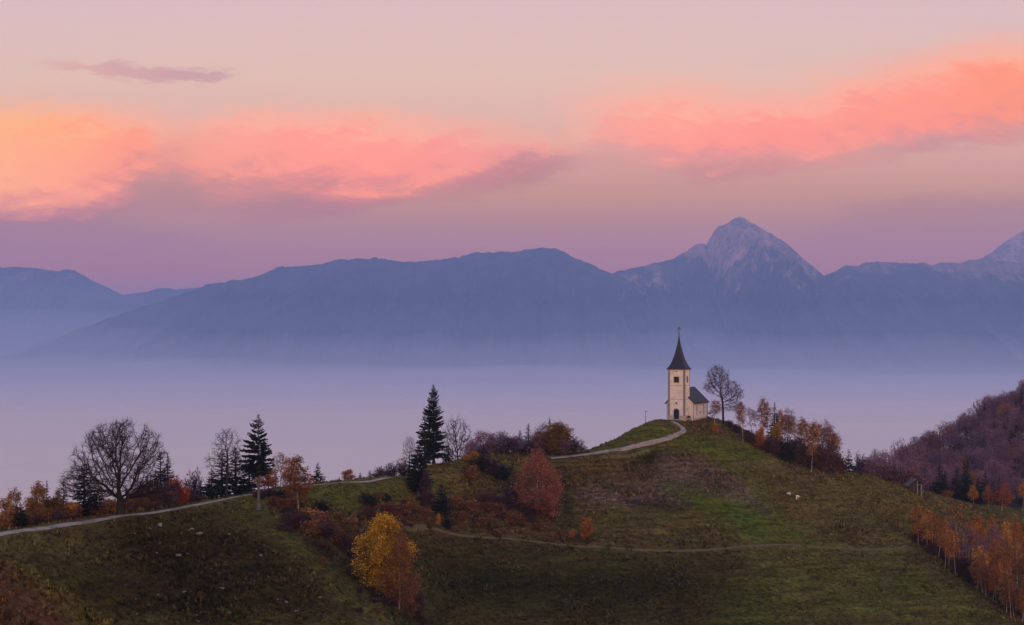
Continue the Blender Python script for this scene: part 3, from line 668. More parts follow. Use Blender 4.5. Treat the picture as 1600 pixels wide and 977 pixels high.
def broad(key, seed, att_fn, trunk_pts, step=0.4, kill=0.55, tip=0.016, power=2.3, twigs=3, twl=0.7, leaf=0, lsize=0.2, lspread=0.3, leafmat=None, bmat=None, tmat=None, thr=0.07, name='bare_tree', rmul=1.0, droop=0.0, jit=0.14, maxn=7000, patch=0.75):
    rng = np.random.default_rng(seed)
    P, par = colonize(att_fn(rng), trunk_pts, step, kill, rng, jit, 0.03, maxn)
    P, r, ch = skeleton(P, par, tip, power); r = r*np.where(r > thr, rmul, 1)
    n = len(P); i = np.arange(1, n); pa = par[1:]
    ra = np.minimum(r[pa], r[i]*1.25); rb = r[i]; big = rb > thr
    # flare at the foot
    z0 = trunk_pts[0][2]; foot = 1 + 0.55*np.exp(-(P[:,2]-z0)/0.5)
    gt, gc = Geo(), Geo()
    for lo, hi, k in ((0.15, 9, 9), (thr, 0.15, 6)):
        m = big & (rb > lo) & (rb <= hi); tubes(gt, P[pa[m]], P[i[m]], ra[m]*np.where(ra[m] > 0.12, foot[pa[m]], 1), rb[m]*np.where(rb[m] > 0.12, foot[i[m]], 1), k)
    m = ~big & (rb > 0.03); tubes(gc, P[pa[m]], P[i[m]], ra[m], rb[m], 4)
    m = ~big & (rb <= 0.03); tubes(gc, P[pa[m]], P[i[m]], ra[m], rb[m], 3)
    # fine twigs
    fine = np.where(r[1:] < tip*2.6)[0]+1
    F_ = np.repeat(fine, twigs)
    if len(F_):
        d = P[F_]-P[par[F_]]; d /= np.maximum(np.linalg.norm(d, axis=1), 1e-6)[:,None]
        d = d + rng.normal(size=d.shape)*0.75; d[:,2] += 0.12-droop; d /= np.linalg.norm(d, axis=1)[:,None]
        L = twl*rng.uniform(0.4, 1.2, len(F_))[:,None]; mid = P[F_]+d*L*0.55
        d2 = d + rng.normal(size=d.shape)*0.5; d2[:,2] -= droop; d2 /= np.linalg.norm(d2, axis=1)[:,None]
        end = mid + d2*L*0.5
        a = np.full(len(F_), tip*0.8); b = a*0.7; c = a*0.4
        tubes(gc, P[F_], mid, a, b, 3); tubes(gc, mid, end, b, c, 3)
    else: end = P
    mats = [tmat or twig]; mi = None
    nb = sum(len(q) for q in gc.Q)
    if leaf:
        src = np.concatenate([end, mid]) if len(F_) else P
        pw = vnoise(src[:,0]*patch+7.3, src[:,1]*patch+src[:,2]*patch*0.9, seed)*0.6 + vnoise(src[:,2]*patch*1.3, src[:,0]*patch*0.6+3, seed+4)*0.4
        pw = np.clip((pw-0.24)/0.36, 0.10, 1)**1.2; pw /= pw.sum()
        q = src[rng.choice(len(src), leaf, p=pw)] + rng.normal(size=(leaf,3))*lspread; q[:,2] -= np.abs(rng.normal(size=leaf))*droop*0.4
        q = q[q[:,2] > z0+0.25]
        leaves(gc, q, lsize, rng); mats.append(leafmat)
        mi = np.r_[np.zeros(nb, int), np.ones(len(q), int)]
    Vc = np.concatenate(gc.V)
    cme = mesh_np('crown', Vc, [np.concatenate(gc.Q)], mi)
    h, w = extents(Vc)
    store(key, name, gt.mesh('trunk', True), [bmat or bark], cme, mats, np.percentile(Vc[:,2], 99.8), w)
def line(h, r0, rng, n=8, lean=(0,0)):
    z = np.linspace(0, h, n); return [(lean[0]*t*t+rng.normal()*r0, lean[1]*t*t+rng.normal()*r0, t) for t in z]

def spruce(key, seed, H_, R, bare=0.06, tight=1.0, name='spruce_tree', mat='spruce', gap=0.42, up=0.25, tip_pow=0.9, tb=None):
    rng = np.random.default_rng(seed); gt, gc = Geo(), Geo()
    z = np.linspace(0, H_, 14); x = np.cumsum(rng.normal(size=14))*0.02*H_/14; y = np.cumsum(rng.normal(size=14))*0.02*H_/14
    P = np.c_[x, y, z]; rad = 0.017*H_*(1-z/H_)**0.85+0.012; rad[0] *= 1.7
    tubes(gt, P[:-1], P[1:], rad[:-1], rad[1:], 7)
    zz = bare*H_; az = 0
    A_, B_, RA, RB = [], [], [], []; quads = []
    lob = rng.uniform(0.75, 1.15, 7)
    while zz < H_*0.985:
        t = (zz-bare*H_)/(H_*(1-bare))
        Lm = R*((1-t)**tip_pow)*(1 if t > 0.14 else 0.62+0.38*t/0.14)+0.06
        nb = int(rng.integers(5, 8)) if t < 0.85 else 4
        for b in range(nb):
            az += 2*np.pi/nb + rng.normal()*0.35
            L = Lm*rng.uniform(0.62, 1.12)*lob[int((az % (2*np.pi))/(2*np.pi)*7) % 7]
            if rng.random() < 0.07: L *= 0.45
            slope = up + 0.55*t - 0.30*(1-t) + rng.normal()*0.08
            c = np.array([np.interp(zz, z, x), np.interp(zz, z, y), zz+rng.normal()*gap*0.3])
            h = np.array([math.cos(az), math.sin(az), 0]); side = np.array([-h[1], h[0], 0])
            s = np.linspace(0, 1, 5)
            drop = -0.32*L*(1-t)*(s*s) + 0.17*L*s**4 + slope*L*s*0.6
            pts = c + h*(L*s)[:,None] + np.array([0,0,1])*drop[:,None]
            A_ += list(pts[:-1]); B_ += list(pts[1:]); rr = 0.012+0.012*L; RA += list(rr*(1-s[:-1]*0.8)); RB += list(rr*(1-s[1:]*0.8))
            m = max(3, int(L/(0.17*tight)))
            for q in range(m):
                f = 0.18 + 0.82*(q+rng.random())/m
                p = np.array([np.interp(f, s, pts[:,k]) for k in range(3)])
                for sg in (-1, 1, 0):
                    ln = (0.13+0.32*L*(1-0.55*f))*rng.uniform(0.7, 1.3)
                    if sg == 0: d = np.array([0,0,-0.8]) + h*0.5 + rng.normal(size=3)*0.25; ln *= 0.75
                    else: d = side*sg*0.9 + h*0.75 + np.array([0,0,-0.30+0.3*t]) + rng.normal(size=3)*0.2
                    d /= np.linalg.norm(d); wv = np.cross(d, rng.normal(size=3)); wv /= np.linalg.norm(wv); wv *= ln*0.27
                    quads.append((p, p+d*ln*0.45+wv, p+d*ln, p+d*ln*0.45-wv))
        zz += gap*rng.uniform(0.75, 1.25)*(0.65 if t > 0.8 else 1)
    for k in range(16):
        p = np.array([x[-1], y[-1], H_*(0.95+0.05*k/16)]); d = np.array([rng.normal()*0.5, rng.normal()*0.5, 0.9]); d /= np.linalg.norm(d); wv = np.cross(d, rng.normal(size=3)); wv /= np.linalg.norm(wv)
        ln = 0.02*H_; quads.append((p, p+d*ln*.5+wv*ln*.15, p+d*ln, p+d*ln*.5-wv*ln*.15))
    tubes(gc, np.array(A_), np.array(B_), np.array(RA), np.array(RB), 3); nb = sum(len(q) for q in gc.Q)
    V = np.array(quads).reshape(-1, 3); gc.add(V, np.arange(len(V)).reshape(-1, 4))
    cme = mesh_np('crown', np.concatenate(gc.V), [np.concatenate(gc.Q)], np.r_[np.zeros(nb, int), np.ones(len(quads), int)])
    store(key, name, gt.mesh('trunk', True), [tb or bark], cme, [bark, L_[mat]], H_*1.005, 2*R)

R0 = np.random.default_rng(5)
def lobes(r, n, k, zc, hw, hh, sz, top=0.8):
    """an uneven crown: k overlapping lobes round a common centre"""
    out = []
    for i in range(k):
        a = r.uniform(0, 6.28); q = math.sqrt(r.uniform(0.05, 1)); v = r.uniform(-1, 1); w = hw*q*math.sqrt(max(0.05, 1-v*v*top))*0.72
        s_ = sz*r.uniform(0.65, 1.25); out.append(ell(r, int(n/k*s_/sz), w*math.cos(a), zc+v*hh*0.8, s_, s_*1.05, 0.15, w*math.sin(a)))
    return np.concatenate(out)
# -- bare trees
def att_linden(rng):
    a = np.concatenate([lobes(rng, 1500, 12, 8.2, 7.0, 5.6, 2.1), ell(rng, 2200, 0, 7.2, 7.0, 6.6, 0.2, 0, 5.8)])
    a = a[a[:,2] > 2.0 + 0.16*np.abs(a[:,0])]
    low = ell(rng, 420, -5.6, 4.8, 3.0, 2.6); low2 = ell(rng, 380, 5.4, 4.2, 3.4, 2.4)
    a = np.concatenate([a, low, low2])
    an = np.arctan2(a[:,0], a[:,2]-3.5)                           # clefts between the main limbs
    keep = (np.abs(an-0.26) > 0.085) & (np.abs(an+0.66) > 0.06) & (np.abs(an-0.98) > 0.08)
    return a[keep]
broad('linden', 11, att_linden, [(0,0,0),(.03,0,.4),(.02,.02,.8),(-.03,0,1.2),(0,.03,1.6),(.02,0,2.0),(0,0,2.35)], 0.34, 0.46, 0.021, 2.13, 4, 0.9, thr=0.06, maxn=12000, rmul=1.0, jit=0.26, bmat=bark)
def att_church(rng):
    return np.concatenate([ell(rng, 520, -1.2, 11.6, 2.6, 3.6), ell(rng, 460, 1.5, 8.2, 2.9, 3.0), ell(rng, 240, -2.3, 9.6, 2.0, 2.2), ell(rng, 150, 1.8, 4.8, 1.9, 1.5)])
broad('churchtree', 12, att_church, line(6.0, 0.05, R0, 14, (-0.004,0)), 0.36, 0.48, 0.021, 2.25, 4, 0.75, leaf=1300, lsize=0.17, leafmat=L_['mauve'], thr=0.07)
broad('bare_round', 13, lambda r: np.concatenate([ell(r, 700, 0.2, 6.4, 3.7, 3.1, 0.15), ell(r, 160, 2.6, 5.0, 1.9, 1.3), ell(r, 120, -2.4, 4.9, 1.5, 1.2)]), line(5.2, 0.08, R0, 13), 0.36, 0.52, 0.022, 2.25, 3, 0.75, thr=0.06, jit=0.22)
broad('bare_open', 14, lambda r: np.concatenate([ell(r, 520, 0, 8.8, 2.7, 4.0), ell(r, 190, -2.5, 6.0, 2.0, 1.8), ell(r, 160, 2.1, 6.4, 2.0, 1.8)]), line(8.0, 0.07, R0, 18), 0.4, 0.55, 0.021, 2.3, 3, 0.8, thr=0.06, jit=0.2)
# -- trees of the woods: bare or with the last brown leaves
broad('wood_a', 15, lambda r: lobes(r, 800, 9, 9.4, 3.4, 4.4, 1.9), line(4.5, 0.06, R0, 9), 0.5, 0.66, 0.026, 2.3, 4, 1.0, leaf=900, lsize=0.24, lspread=0.35, leafmat=L_['mauve'], tmat=twig_mauve, thr=0.08, maxn=3500)
broad('wood_b', 16, lambda r: lobes(r, 700, 8, 9.8, 3.0, 4.6, 1.7), line(5.5, 0.06, R0, 11), 0.5, 0.66, 0.026, 2.3, 3, 1.0, leaf=450, lsize=0.24, lspread=0.35, leafmat=L_['mauve'], tmat=twig_mauve, thr=0.08, maxn=3500)
broad('wood_c', 17, lambda r: lobes(r, 800, 10, 7.2, 3.8, 4.4, 1.9), line(3.0, 0.06, R0, 7), 0.5, 0.66, 0.026, 2.3, 4, 0.95, leaf=1700, lsize=0.24, lspread=0.4, leafmat=L_['mauve'], tmat=twig_mauve, thr=0.08, maxn=3500)
# -- leafy autumn trees
broad('cone', 18, lambda r: np.concatenate([ell(r, 460, 0, 4.4, 4.2, 3.2, 0.1), ell(r, 340, 0, 7.4, 3.1, 3.2, 0.1), ell(r, 170, 0, 10.4, 1.5, 2.8), lobes(r, 200, 8, 5.0, 4.3, 3.0, 1.0)]), line(10.5, 0.06, R0, 22), 0.4, 0.6, 0.016, 2.4, 5, 0.85, leaf=12000, lsize=0.15, lspread=0.28, leafmat=L_['red'], bmat=birch_b, tmat=twig_red, thr=0.034, name='birch_tree', droop=0.1, patch=0.7)
broad('yellowtree', 19, lambda r: np.concatenate([ell(r, 380, -.3, 3.9, 3.7, 2.7, 0.1), ell(r, 420, -.4, 6.8, 3.1, 3.0, 0.1), ell(r, 240, 0.2, 10.0, 1.8, 2.9), ell(r, 130, 2.4, 7.4, 1.6, 2.0), lobes(r, 260, 9, 6.0, 3.6, 4.4, 1.0)]), line(8.5, 0.06, R0, 17), 0.4, 0.6, 0.016, 2.4, 5, 0.8, leaf=24000, lsize=0.17, lspread=0.26, leafmat=L_['yellow'], thr=0.06, name='maple_tree', patch=0.7)
broad('round', 20, lambda r: np.concatenate([lobes(r, 300, 8, 4.2, 2.6, 3.2, 1.2), ell(r, 200, 0, 3.9, 2.6, 3.3)]), line(2.6, 0.05, R0, 7), 0.42, 0.62, 0.016, 2.4, 5, 0.7, leaf=8000, lsize=0.18, lspread=0.28, leafmat=L_['ochre'], thr=0.06, name='leafy_tree', patch=0.9)
broad('ragged', 27, lambda r: lobes(r, 330, 7, 4.9, 2.0, 3.8, 1.05), line(3.4, 0.07, R0, 8), 0.42, 0.62, 0.016, 2.4, 4, 0.7, leaf=3800, lsize=0.19, lspread=0.26, leafmat=L_['orange'], thr=0.05, name='leafy_tree', patch=1.1)
broad('tall', 21, lambda r: np.concatenate([ell(r, 240, 0, 3.6, 2.2, 3.0), lobes(r, 160, 6, 5.2, 1.8, 3.6, 0.9), lobes(r, 120, 4, 8.0, 1.0, 2.4, 0.8)]), line(6, 0.05, R0, 13), 0.42, 0.62, 0.015, 2.4, 5, 0.65, leaf=8000, lsize=0.18, lspread=0.26, leafmat=L_['ochre'], thr=0.06, name='leafy_tree', patch=0.9)
# -- birches
broad('birch_a', 22, lambda r: np.concatenate([ell(r, 260, 0.1, 6.8, 1.3, 3.8), ell(r, 60, 0.2, 4.2, 1.0, 1.6)]), line(10.0, 0.035, R0, 22, (0.003,0)), 0.36, 0.5, 0.015, 2.45, 5, 0.75, leaf=1700, lsize=0.17, lspread=0.2, leafmat=L_['orange'], bmat=birch_b, tmat=twig_red, thr=0.035, name='birch_tree', droop=0.3, patch=1.3)
broad('birch_b', 23, lambda r: np.concatenate([ell(r, 220, 0.3, 8.0, 1.5, 2.8), ell(r, 70, -0.4, 5.6, 1.1, 1.4)]), line(9.8, 0.045, R0, 22, (-0.005,0)), 0.36, 0.5, 0.015, 2.45, 5, 0.75, leaf=1300, lsize=0.17, lspread=0.22, leafmat=L_['orange'], bmat=birch_b, tmat=twig_red, thr=0.035, name='birch_tree', droop=0.3, patch=1.3)
broad('birch_c', 24, lambda r: np.concatenate([ell(r, 200, 0.0, 8.2, 1.1, 2.7), ell(r, 50, 0.5, 5.2, 0.8, 1.0)]), line(10.4, 0.05, R0, 22, (0.010,0)), 0.36, 0.5, 0.015, 2.45, 4, 0.7, leaf=500, lsize=0.16, lspread=0.25, leafmat=L_['rust'], bmat=birch_b, tmat=twig_red, thr=0.035, name='birch_tree', droop=0.2, patch=1.3)
broad('birch_full', 25, lambda r: np.concatenate([ell(r, 300, 0, 5.4, 1.9, 3.6, 0.1), ell(r, 110, 0, 8.6, 1.0, 2.2)]), line(9.5, 0.035, R0, 21), 0.36, 0.5, 0.015, 2.45, 5, 0.75, leaf=3200, lsize=0.18, lspread=0.22, leafmat=L_['salmon'], bmat=birch_b, tmat=twig_red, thr=0.035, name='birch_tree', droop=0.3, patch=1.3)
# -- shrubs
def shrub(key, seed, h, w, leaf, mat, tm, name='shrub', lsize=0.16):
    rng = np.random.default_rng(seed); gt, gc = Geo(), Geo(); A, B, ra, rb = [], [], [], []; tips = []; tr = [[], []]
    for k in range(24):
        az = rng.uniform(0, 6.28); sp = rng.uniform(0.05, 0.5)*w*0.9; p = np.array([rng.normal()*0.10*w, rng.normal()*0.10*w, -0.1])
        e = np.array([math.cos(az)*sp, math.sin(az)*sp, h*rng.choice([0.4,0.55,0.7,0.85,1.0])*rng.uniform(0.8, 1.0)*(1-0.25*(sp/w)**2*2)])
        prev = p
        for s in np.linspace(0.25, 1, 4):
            q = p+(e-p)*np.array([s**1.3, s**1.3, s]) + rng.normal(size=3)*0.05*h
            (tr if s < 0.4 else [A, B])[0].append(prev); (tr if s < 0.4 else [A, B])[1].append(q)
            for _ in range(7):
                d = (q-prev)/max(np.linalg.norm(q-prev), 1e-6)+rng.normal(size=3)*0.7; d[2] += 0.3; d /= np.linalg.norm(d)
                t = q + d*h*rng.uniform(0.1, 0.26); A.append(q); B.append(t); tips.append(t)
                for _ in range(2):
                    d2 = d+rng.normal(size=3)*0.6; t2 = t+d2/np.linalg.norm(d2)*h*rng.uniform(0.06, 0.16); A.append(t); B.append(t2); tips.append(t2)
            prev = q
    A, B = np.array(A), np.array(B); tubes(gc, A, B, np.full(len(A), 0.017), np.full(len(A), 0.009), 3)
    T0, T1 = np.array(tr[0]), np.array(tr[1]); tubes(gt, T0, T1, np.full(len(T0), 0.03), np.full(len(T0), 0.018), 4)
    nb = sum(len(q) for q in gc.Q); tips = np.array(tips); q = tips[rng.integers(0, len(tips), leaf)]+rng.normal(size=(leaf,3))*0.07*h; q = q[q[:,2] > 0.02]; leaves(gc, q, lsize, rng)
    me = mesh_np('crown', np.concatenate(gc.V), [np.concatenate(gc.Q)], np.r_[np.zeros(nb, int), np.ones(len(q), int)])
    store(key, name, gt.mesh('trunk'), [bark], me, [tm, L_[mat]], h, w)
shrub('shrub_twig', 31, 2.6, 3.0, 350, 'mauve', twig)
shrub('shrub_leaf', 32, 2.4, 2.8, 1500, 'rust', twig_red)
shrub('shrub_dense', 33, 2.4, 3.0, 2600, 'dark', twig)
# -- spruces
spruce('spruce_tall', 41, 20.0, 4.1, 0.13, 1.0, gap=0.50, up=0.42, tip_pow=0.70)
spruce('spruce_lone', 42, 18.5, 3.8, 0.40, 0.9, gap=0.46, up=0.30, tip_pow=0.80, tb=bark_grey)
spruce('spruce_a', 43, 12.0, 2.6, 0.05, 1.1, gap=0.46)
spruce('spruce_b', 44, 12.0, 2.2, 0.04, 1.1, gap=0.46, up=0.15)
spruce('spruce_c', 45, 9.0, 2.6, 0.05, 1.1, gap=0.44, up=0.3)
spruce('spruce_blue', 46, 6.5, 2.5, 0.04, 1.0, mat='spruce_blue', gap=0.50, up=0.1)
spruce('spruce_wide', 47, 15.0, 3.2, 0.16, 0.9, gap=0.48, up=0.1, tip_pow=0.55, tb=bark_grey)

USED = set()
def tree(kind, px, base, top, width, label, cat=None, group=None, D=None, leafm=None, rz=None, sink=0.12, name=None, dx=0, tilt=0.0):
    """a tree whose foot stands on the ground at bearing px; base = photo row of a visible foot, or D = distance when the foot is hidden"""
    pr = PROTO[kind]
    if D is None: D = hit(px, base) or 400.0
    if kind in ('spruce_a', 'spruce_b'): width *= 1.35
    x = (px-CX)/F*D; z = gz(x, D)-sink
    h = (HY-top)/F*D - z; h = max(h, 0.4); wd = width/F*D
    t = empty(name or pr['name'], (x, D, z), (rz if rz is not None else random.uniform(0, 6.28)))
    if tilt: t.rotation_euler = (0, tilt, 0) if rz is None else (0, tilt, rz)
    if kind.startswith('birch') and not tilt: t.rotation_euler = (random.gauss(0, .045), random.gauss(0, .06), t.rotation_euler[2])
    elif kind.startswith('shrub') or kind in ('ragged', 'wood_c', 'spruce_c'): t.rotation_euler = (random.gauss(0, .05), random.gauss(0, .05), t.rotation_euler[2])
    t.scale = (wd/pr['w'], wd/pr['w'], h/pr['h'])
    for part in ('trunk', 'crown'):
        me, ms = pr[part]
        o = bpy.data.objects.new(part, me); COL.objects.link(o); o.parent = t
        if part == 'crown' and leafm and len(o.material_slots) > 1:
            sl = o.material_slots[1]; sl.link = 'OBJECT'; sl.material = L_[leafm]
    cat = cat or ('shrub' if kind.startswith('shrub') else 'tree')
    return tag(t, label, cat, group)
random.seed(4)
#%%PART4
# ------------------------------------------------------------------ church on the hilltop
def bm_obj(name, V, Fc, mat, parent=None, smooth=False):
    me = bpy.data.meshes.new(name); me.from_pydata([tuple(v) for v in V], [], Fc); me.update()
    if smooth: me.polygons.foreach_set('use_smooth', [True]*len(me.polygons))
    return link_mesh(name, me, mat, parent)
class Box:
    """collects boxes and prisms into one mesh"""
    def __init__(s): s.V = []; s.F = []
    def box(s, x0, x1, y0, y1, z0, z1):
        n = len(s.V); s.V += [(x0,y0,z0),(x1,y0,z0),(x1,y1,z0),(x0,y1,z0),(x0,y0,z1),(x1,y0,z1),(x1,y1,z1),(x0,y1,z1)]
        s.F += [tuple(n+i for i in f) for f in ((3,2,1,0),(4,5,6,7),(0,1,5,4),(1,2,6,5),(2,3,7,6),(3,0,4,7))]; return s
    def beam(s, a, b, w, h=None):
        a, b = Vector(a), Vector(b); d = (b-a).normalized(); ref = Vector((0,0,1)) if abs(d.z) < .95 else Vector((1,0,0))
        u = d.cross(ref).normalized()*w/2; v = d.cross(u).normalized()*(h or w)/2; n = len(s.V)
        for p in (a, b):
            for q in (u+v, u-v, -u-v, -u+v): s.V.append(tuple(p+q))
        s.F += [tuple(n+i for i in f) for f in ((0,1,2,3),(7,6,5,4),(0,4,5,1),(1,5,6,2),(2,6,7,3),(3,7,4,0))]; return s
    def prism(s, poly, y0, y1):
        """poly in x,z extruded along y"""
        n = len(s.V); k = len(poly); s.V += [(x,y0,z) for x,z in poly] + [(x,y1,z) for x,z in poly]
        s.F += [tuple(n+i for i in range(k))[::1], tuple(n+k+i for i in reversed(range(k)))] + [(n+i, n+k+i, n+k+(i+1)%k, n+(i+1)%k) for i in range(k)]; return s
    def make(s, name, mat, parent=None): return bm_obj(name, s.V, s.F, mat, parent)
def plaster():
    m, T, bs = material('plaster')
    tc = T.new('ShaderNodeTexCoord'); p = tc.outputs['Object']
    n1 = T.noise(p, 0.7, 5, 0.65, 0.5); mp = T.new('ShaderNodeMapping'); T.l.new(p, mp.inputs[0]); mp.inputs['Scale'].default_value = (2.2,2.2,0.25)
    n2 = T.noise(mp.outputs[0], 1.0, 5, 0.7)
    sp = T.new('ShaderNodeSeparateXYZ'); T.l.new(p, sp.inputs[0])
    c = T.ramp(n1, [(0.28, (0.50,0.445,0.435)), (0.5, (0.67,0.625,0.62)), (0.75, (0.75,0.72,0.72))])
    c = T.mix(T.m('MULTIPLY', T.smooth(n2, 0.52, 0.75), 0.55), c, (0.34,0.29,0.28,1))
    T.l.new(c, bs.inputs['Base Color']); return m
def shingle():
    m, T, bs = material('slate')
    tc = T.new('ShaderNodeTexCoord'); sp = T.new('ShaderNodeSeparateXYZ'); T.l.new(tc.outputs['Object'], sp.inputs[0])
    rows = T.m('FRACT', T.m('MULTIPLY', sp.outputs[2], 3.2)); n = T.noise(tc.outputs['Object'], 5.0, 4, 0.7)
    f = T.m('ADD', T.m('MULTIPLY', rows, 0.35), T.m('MULTIPLY', n, 0.65))
    T.l.new(T.ramp(f, [(0.2, (0.016,0.020,0.036)), (0.8, (0.042,0.050,0.082))]), bs.inputs['Base Color']); bs.inputs['Roughness'].default_value = 0.6
    return m
m_pl = plaster(); m_sl = shingle()
m_quoin = simple('quoin_grey', (0.20,0.20,0.225), 0.3, 2.5); m_trim = simple('trim_stone', (0.34,0.28,0.25), 0.3, 3)
m_plinth = simple('plinth_stone', (0.42,0.36,0.34), 0.25, 2); m_dark = simple('dark_opening', (0.012,0.014,0.022), 0.2, 2)
m_door = simple('door_paint', (0.014,0.020,0.045), 0.3, 2, stretch=(6,6,1)); m_iron = simple('iron', (0.03,0.03,0.035), 0.2, 4, 0.5, 0.4)
m_wood = simple('old_wood', (0.040,0.032,0.031), 0.4, 2, stretch=(5,5,0.8)); m_paleW = simple('pale_wood', (0.19,0.175,0.17), 0.3, 2, stretch=(5,5,0.8))
m_bark_roof = simple('board_roof', (0.13,0.11,0.11), 0.4, 3); m_stone = simple('limestone', (0.27,0.235,0.21), 0.35, 3)

TH = math.radians(23.2)
CHX, CHD, CHZ = (1057-CX)/F*400, 400.0, -(655.5-HY)/F*400
ch = empty('church', (CHX, CHD, CHZ), -TH)
tag(ch, 'white hilltop church with a tall tower and dark pointed spire', 'church')
s = 4.53; h2 = s/2; ZT = 12.85
tw = Box().box(-h2, h2, 0, s, -1.8, ZT); tower = tw.make('tower', m_pl, ch)
# plinth round the tower foot, with a ledge on top, open for the door
for sx in (-1, 1):
    xs = lambda a, b: (min(sx*a, sx*b), max(sx*a, sx*b))
    pl = Box().box(*xs(.94, h2+.10), -.10, 0, -1.8, .86).box(*xs(h2, h2+.10), 0, s-1.5, -1.8, .86).make('plinth', m_plinth, ch)
    Box().box(*xs(.94, h2+.17), -.17, 0, .863, 1.0).box(*xs(h2, h2+.17), 0, s-1.5, .863, 1.0).make('ledge', m_trim, pl)
# grey quoin strips on the corners, standing slightly proud
for sx in (-1, 1):
    q = Box(); w = .48
    x = sx*h2
    q.box(min(x-sx*w, x), max(x-sx*w, x), -.035, 0, 1.003, ZT-.02)
    q.box(min(x, x+sx*.035), max(x, x+sx*.035), -.035, w*.9, 1.003, ZT-.02)
    q.make('quoin', m_quoin, ch)
q = Box().box(h2, h2+.035, s-.42, s, 1.003, ZT-.02).make('quoin', m_quoin, ch)
for z in (5.15, 8.72):
    Box().box(-h2+.483, h2-.483, -.045, 0, z, z+.11).box(h2, h2+.045, .435, s-.425, z, z+.11).make('cornice', m_trim, ch)
Box().box(-h2-.12, h2+.12, -.12, s+.12, ZT, ZT+.16).make('eaves_board', m_trim, ch)
def window(x0, x1, z0, z1, face, parent, louvre=True, fr=.16):
    """face: 'f' front wall y=0, 's' tower side x=h2"""
    def B(b, a0, a1, c0, c1, d0, d1):
        if face == 'f': b.box(a0, a1, -d1, -d0, c0, c1)
        else: b.box(h2+d0, h2+d1, a0, a1, c0, c1)
    f = Box(); B(f, x0-fr, x0, z0-fr, z1+fr, 0, .07); B(f, x1, x1+fr, z0-fr, z1+fr, 0, .07); B(f, x0, x1, z1, z1+fr, 0, .07); B(f, x0, x1, z0-fr, z0, 0, .10)
    w_ = f.make('window', m_trim, parent)
    p = Box(); B(p, x0, x1, z0, z1, .004, .02); p.make('opening', m_dark, w_)
    if louvre:
        l = Box(); n = 7
        for i in range(n): B(l, x0, x1, z0+(z1-z0)*(i+.15)/n, z0+(z1-z0)*(i+.6)/n, .022, .055)
        B(l, (x0+x1)/2-.05, (x0+x1)/2+.05, z0, z1, .056, .066)
        l.make('louvre', m_wood, w_)
window(-.62, .62, 9.65, 11.05, 'f', ch); window(1.7, 2.55, 9.65, 11.15, 's', ch); window(-.16, .16, 4.05, 4.42, 'f', ch, False, .08)
window(1.85, 2.2, 2.35, 2.75, 's', ch, False, .05)
Box().box(-.20, .20, -.10, 0, 12.35, 12.62).make('bracket', m_iron, ch)
# arched door
def arch(w, h, n=12):
    return [(-w, 0.0), (w, 0.0), (w, h-w)] + [(w*math.cos(a), h-w+w*math.sin(a)) for a in np.linspace(0, math.pi, n)[1:-1]] + [(-w, h-w)]
fa = Box(); o_ = arch(.92, 2.95); i_ = arch(.72, 2.75); n = len(o_)
for i in range(1, n):
    j = (i+1) % n if i < n-1 else 0
    a, b, c, d = o_[i], o_[j], i_[j], i_[i]; k = len(fa.V)
    fa.V += [(a[0],-.14,a[1]),(b[0],-.14,b[1]),(c[0],-.14,c[1]),(d[0],-.14,d[1]),(a[0],-.001,a[1]),(b[0],-.001,b[1]),(c[0],-.001,c[1]),(d[0],-.001,d[1])]
    fa.F += [tuple(k+v for v in f) for f in ((0,1,2,3),(7,6,5,4),(0,4,5,1),(1,5,6,2),(2,6,7,3),(3,7,4,0))]
dr = fa.make('door', m_plinth, ch)
Box().prism([(x, z) for x, z in arch(.719, 2.749)], -.05, -.004).make('door_leaf', m_door, dr)
Box().box(-1.0, 1.0, -.75, -.145, -.7, .12).box(-1.25, 1.25, -1.15, -.75, -.9, -.04).make('step', m_stone, ch)
# spire: concave pyramid with a swept foot
prof = [(0,2.62),(.10,2.60),(.55,2.22),(1.36,1.76),(2.3,1.40),(3.4,1.05),(4.9,.70),(6.2,.42),(7.2,.26),(7.9,.16),(8.6,.09),(9.2,.04)]
V = [(-2.62,h2-2.62,ZT+.165),(2.62,h2-2.62,ZT+.165),(2.62,h2+2.62,ZT+.165),(-2.62,h2+2.62,ZT+.165)]; Fc = [(3,2,1,0)]
for k, (z, r) in enumerate(prof):
    V += [(x*r, h2+y*r, ZT+.24+z) for x, y in ((-1,-1),(1,-1),(1,1),(-1,1))]
    a = 4*k; Fc += [(a+i, a+(i+1)%4, a+4+(i+1)%4, a+4+i) for i in range(4)]
Fc.append(tuple(4*len(prof)+i for i in range(4)))
sp_ = bm_obj('spire', V, Fc, m_sl, ch)
zc0 = ZT+.24+9.0
cr = Box().box(-.045,.045,h2-.045,h2+.045,zc0,zc0+2.3)
cr.box(-.48,.48,h2-.04,h2+.04,zc0+1.45,zc0+1.56).box(-.32,.32,h2-.04,h2+.04,zc0+1.88,zc0+1.98)
for a in (.6, -.6): cr.beam((-.36, h2, zc0+1.5-a*.5), (.36, h2, zc0+1.5+a*.5), .06)
cr.make('cross', m_iron, sp_)
me = bpy.data.meshes.new('ball')
import bmesh
bm = bmesh.new(); bmesh.ops.create_uvsphere(bm, u_segments=12, v_segments=8, radius=.2)
for v in bm.verts: v.co += Vector((0, h2, zc0+.35))
bm.to_mesh(me); bm.free(); link_mesh('ball', me, m_iron, sp_)
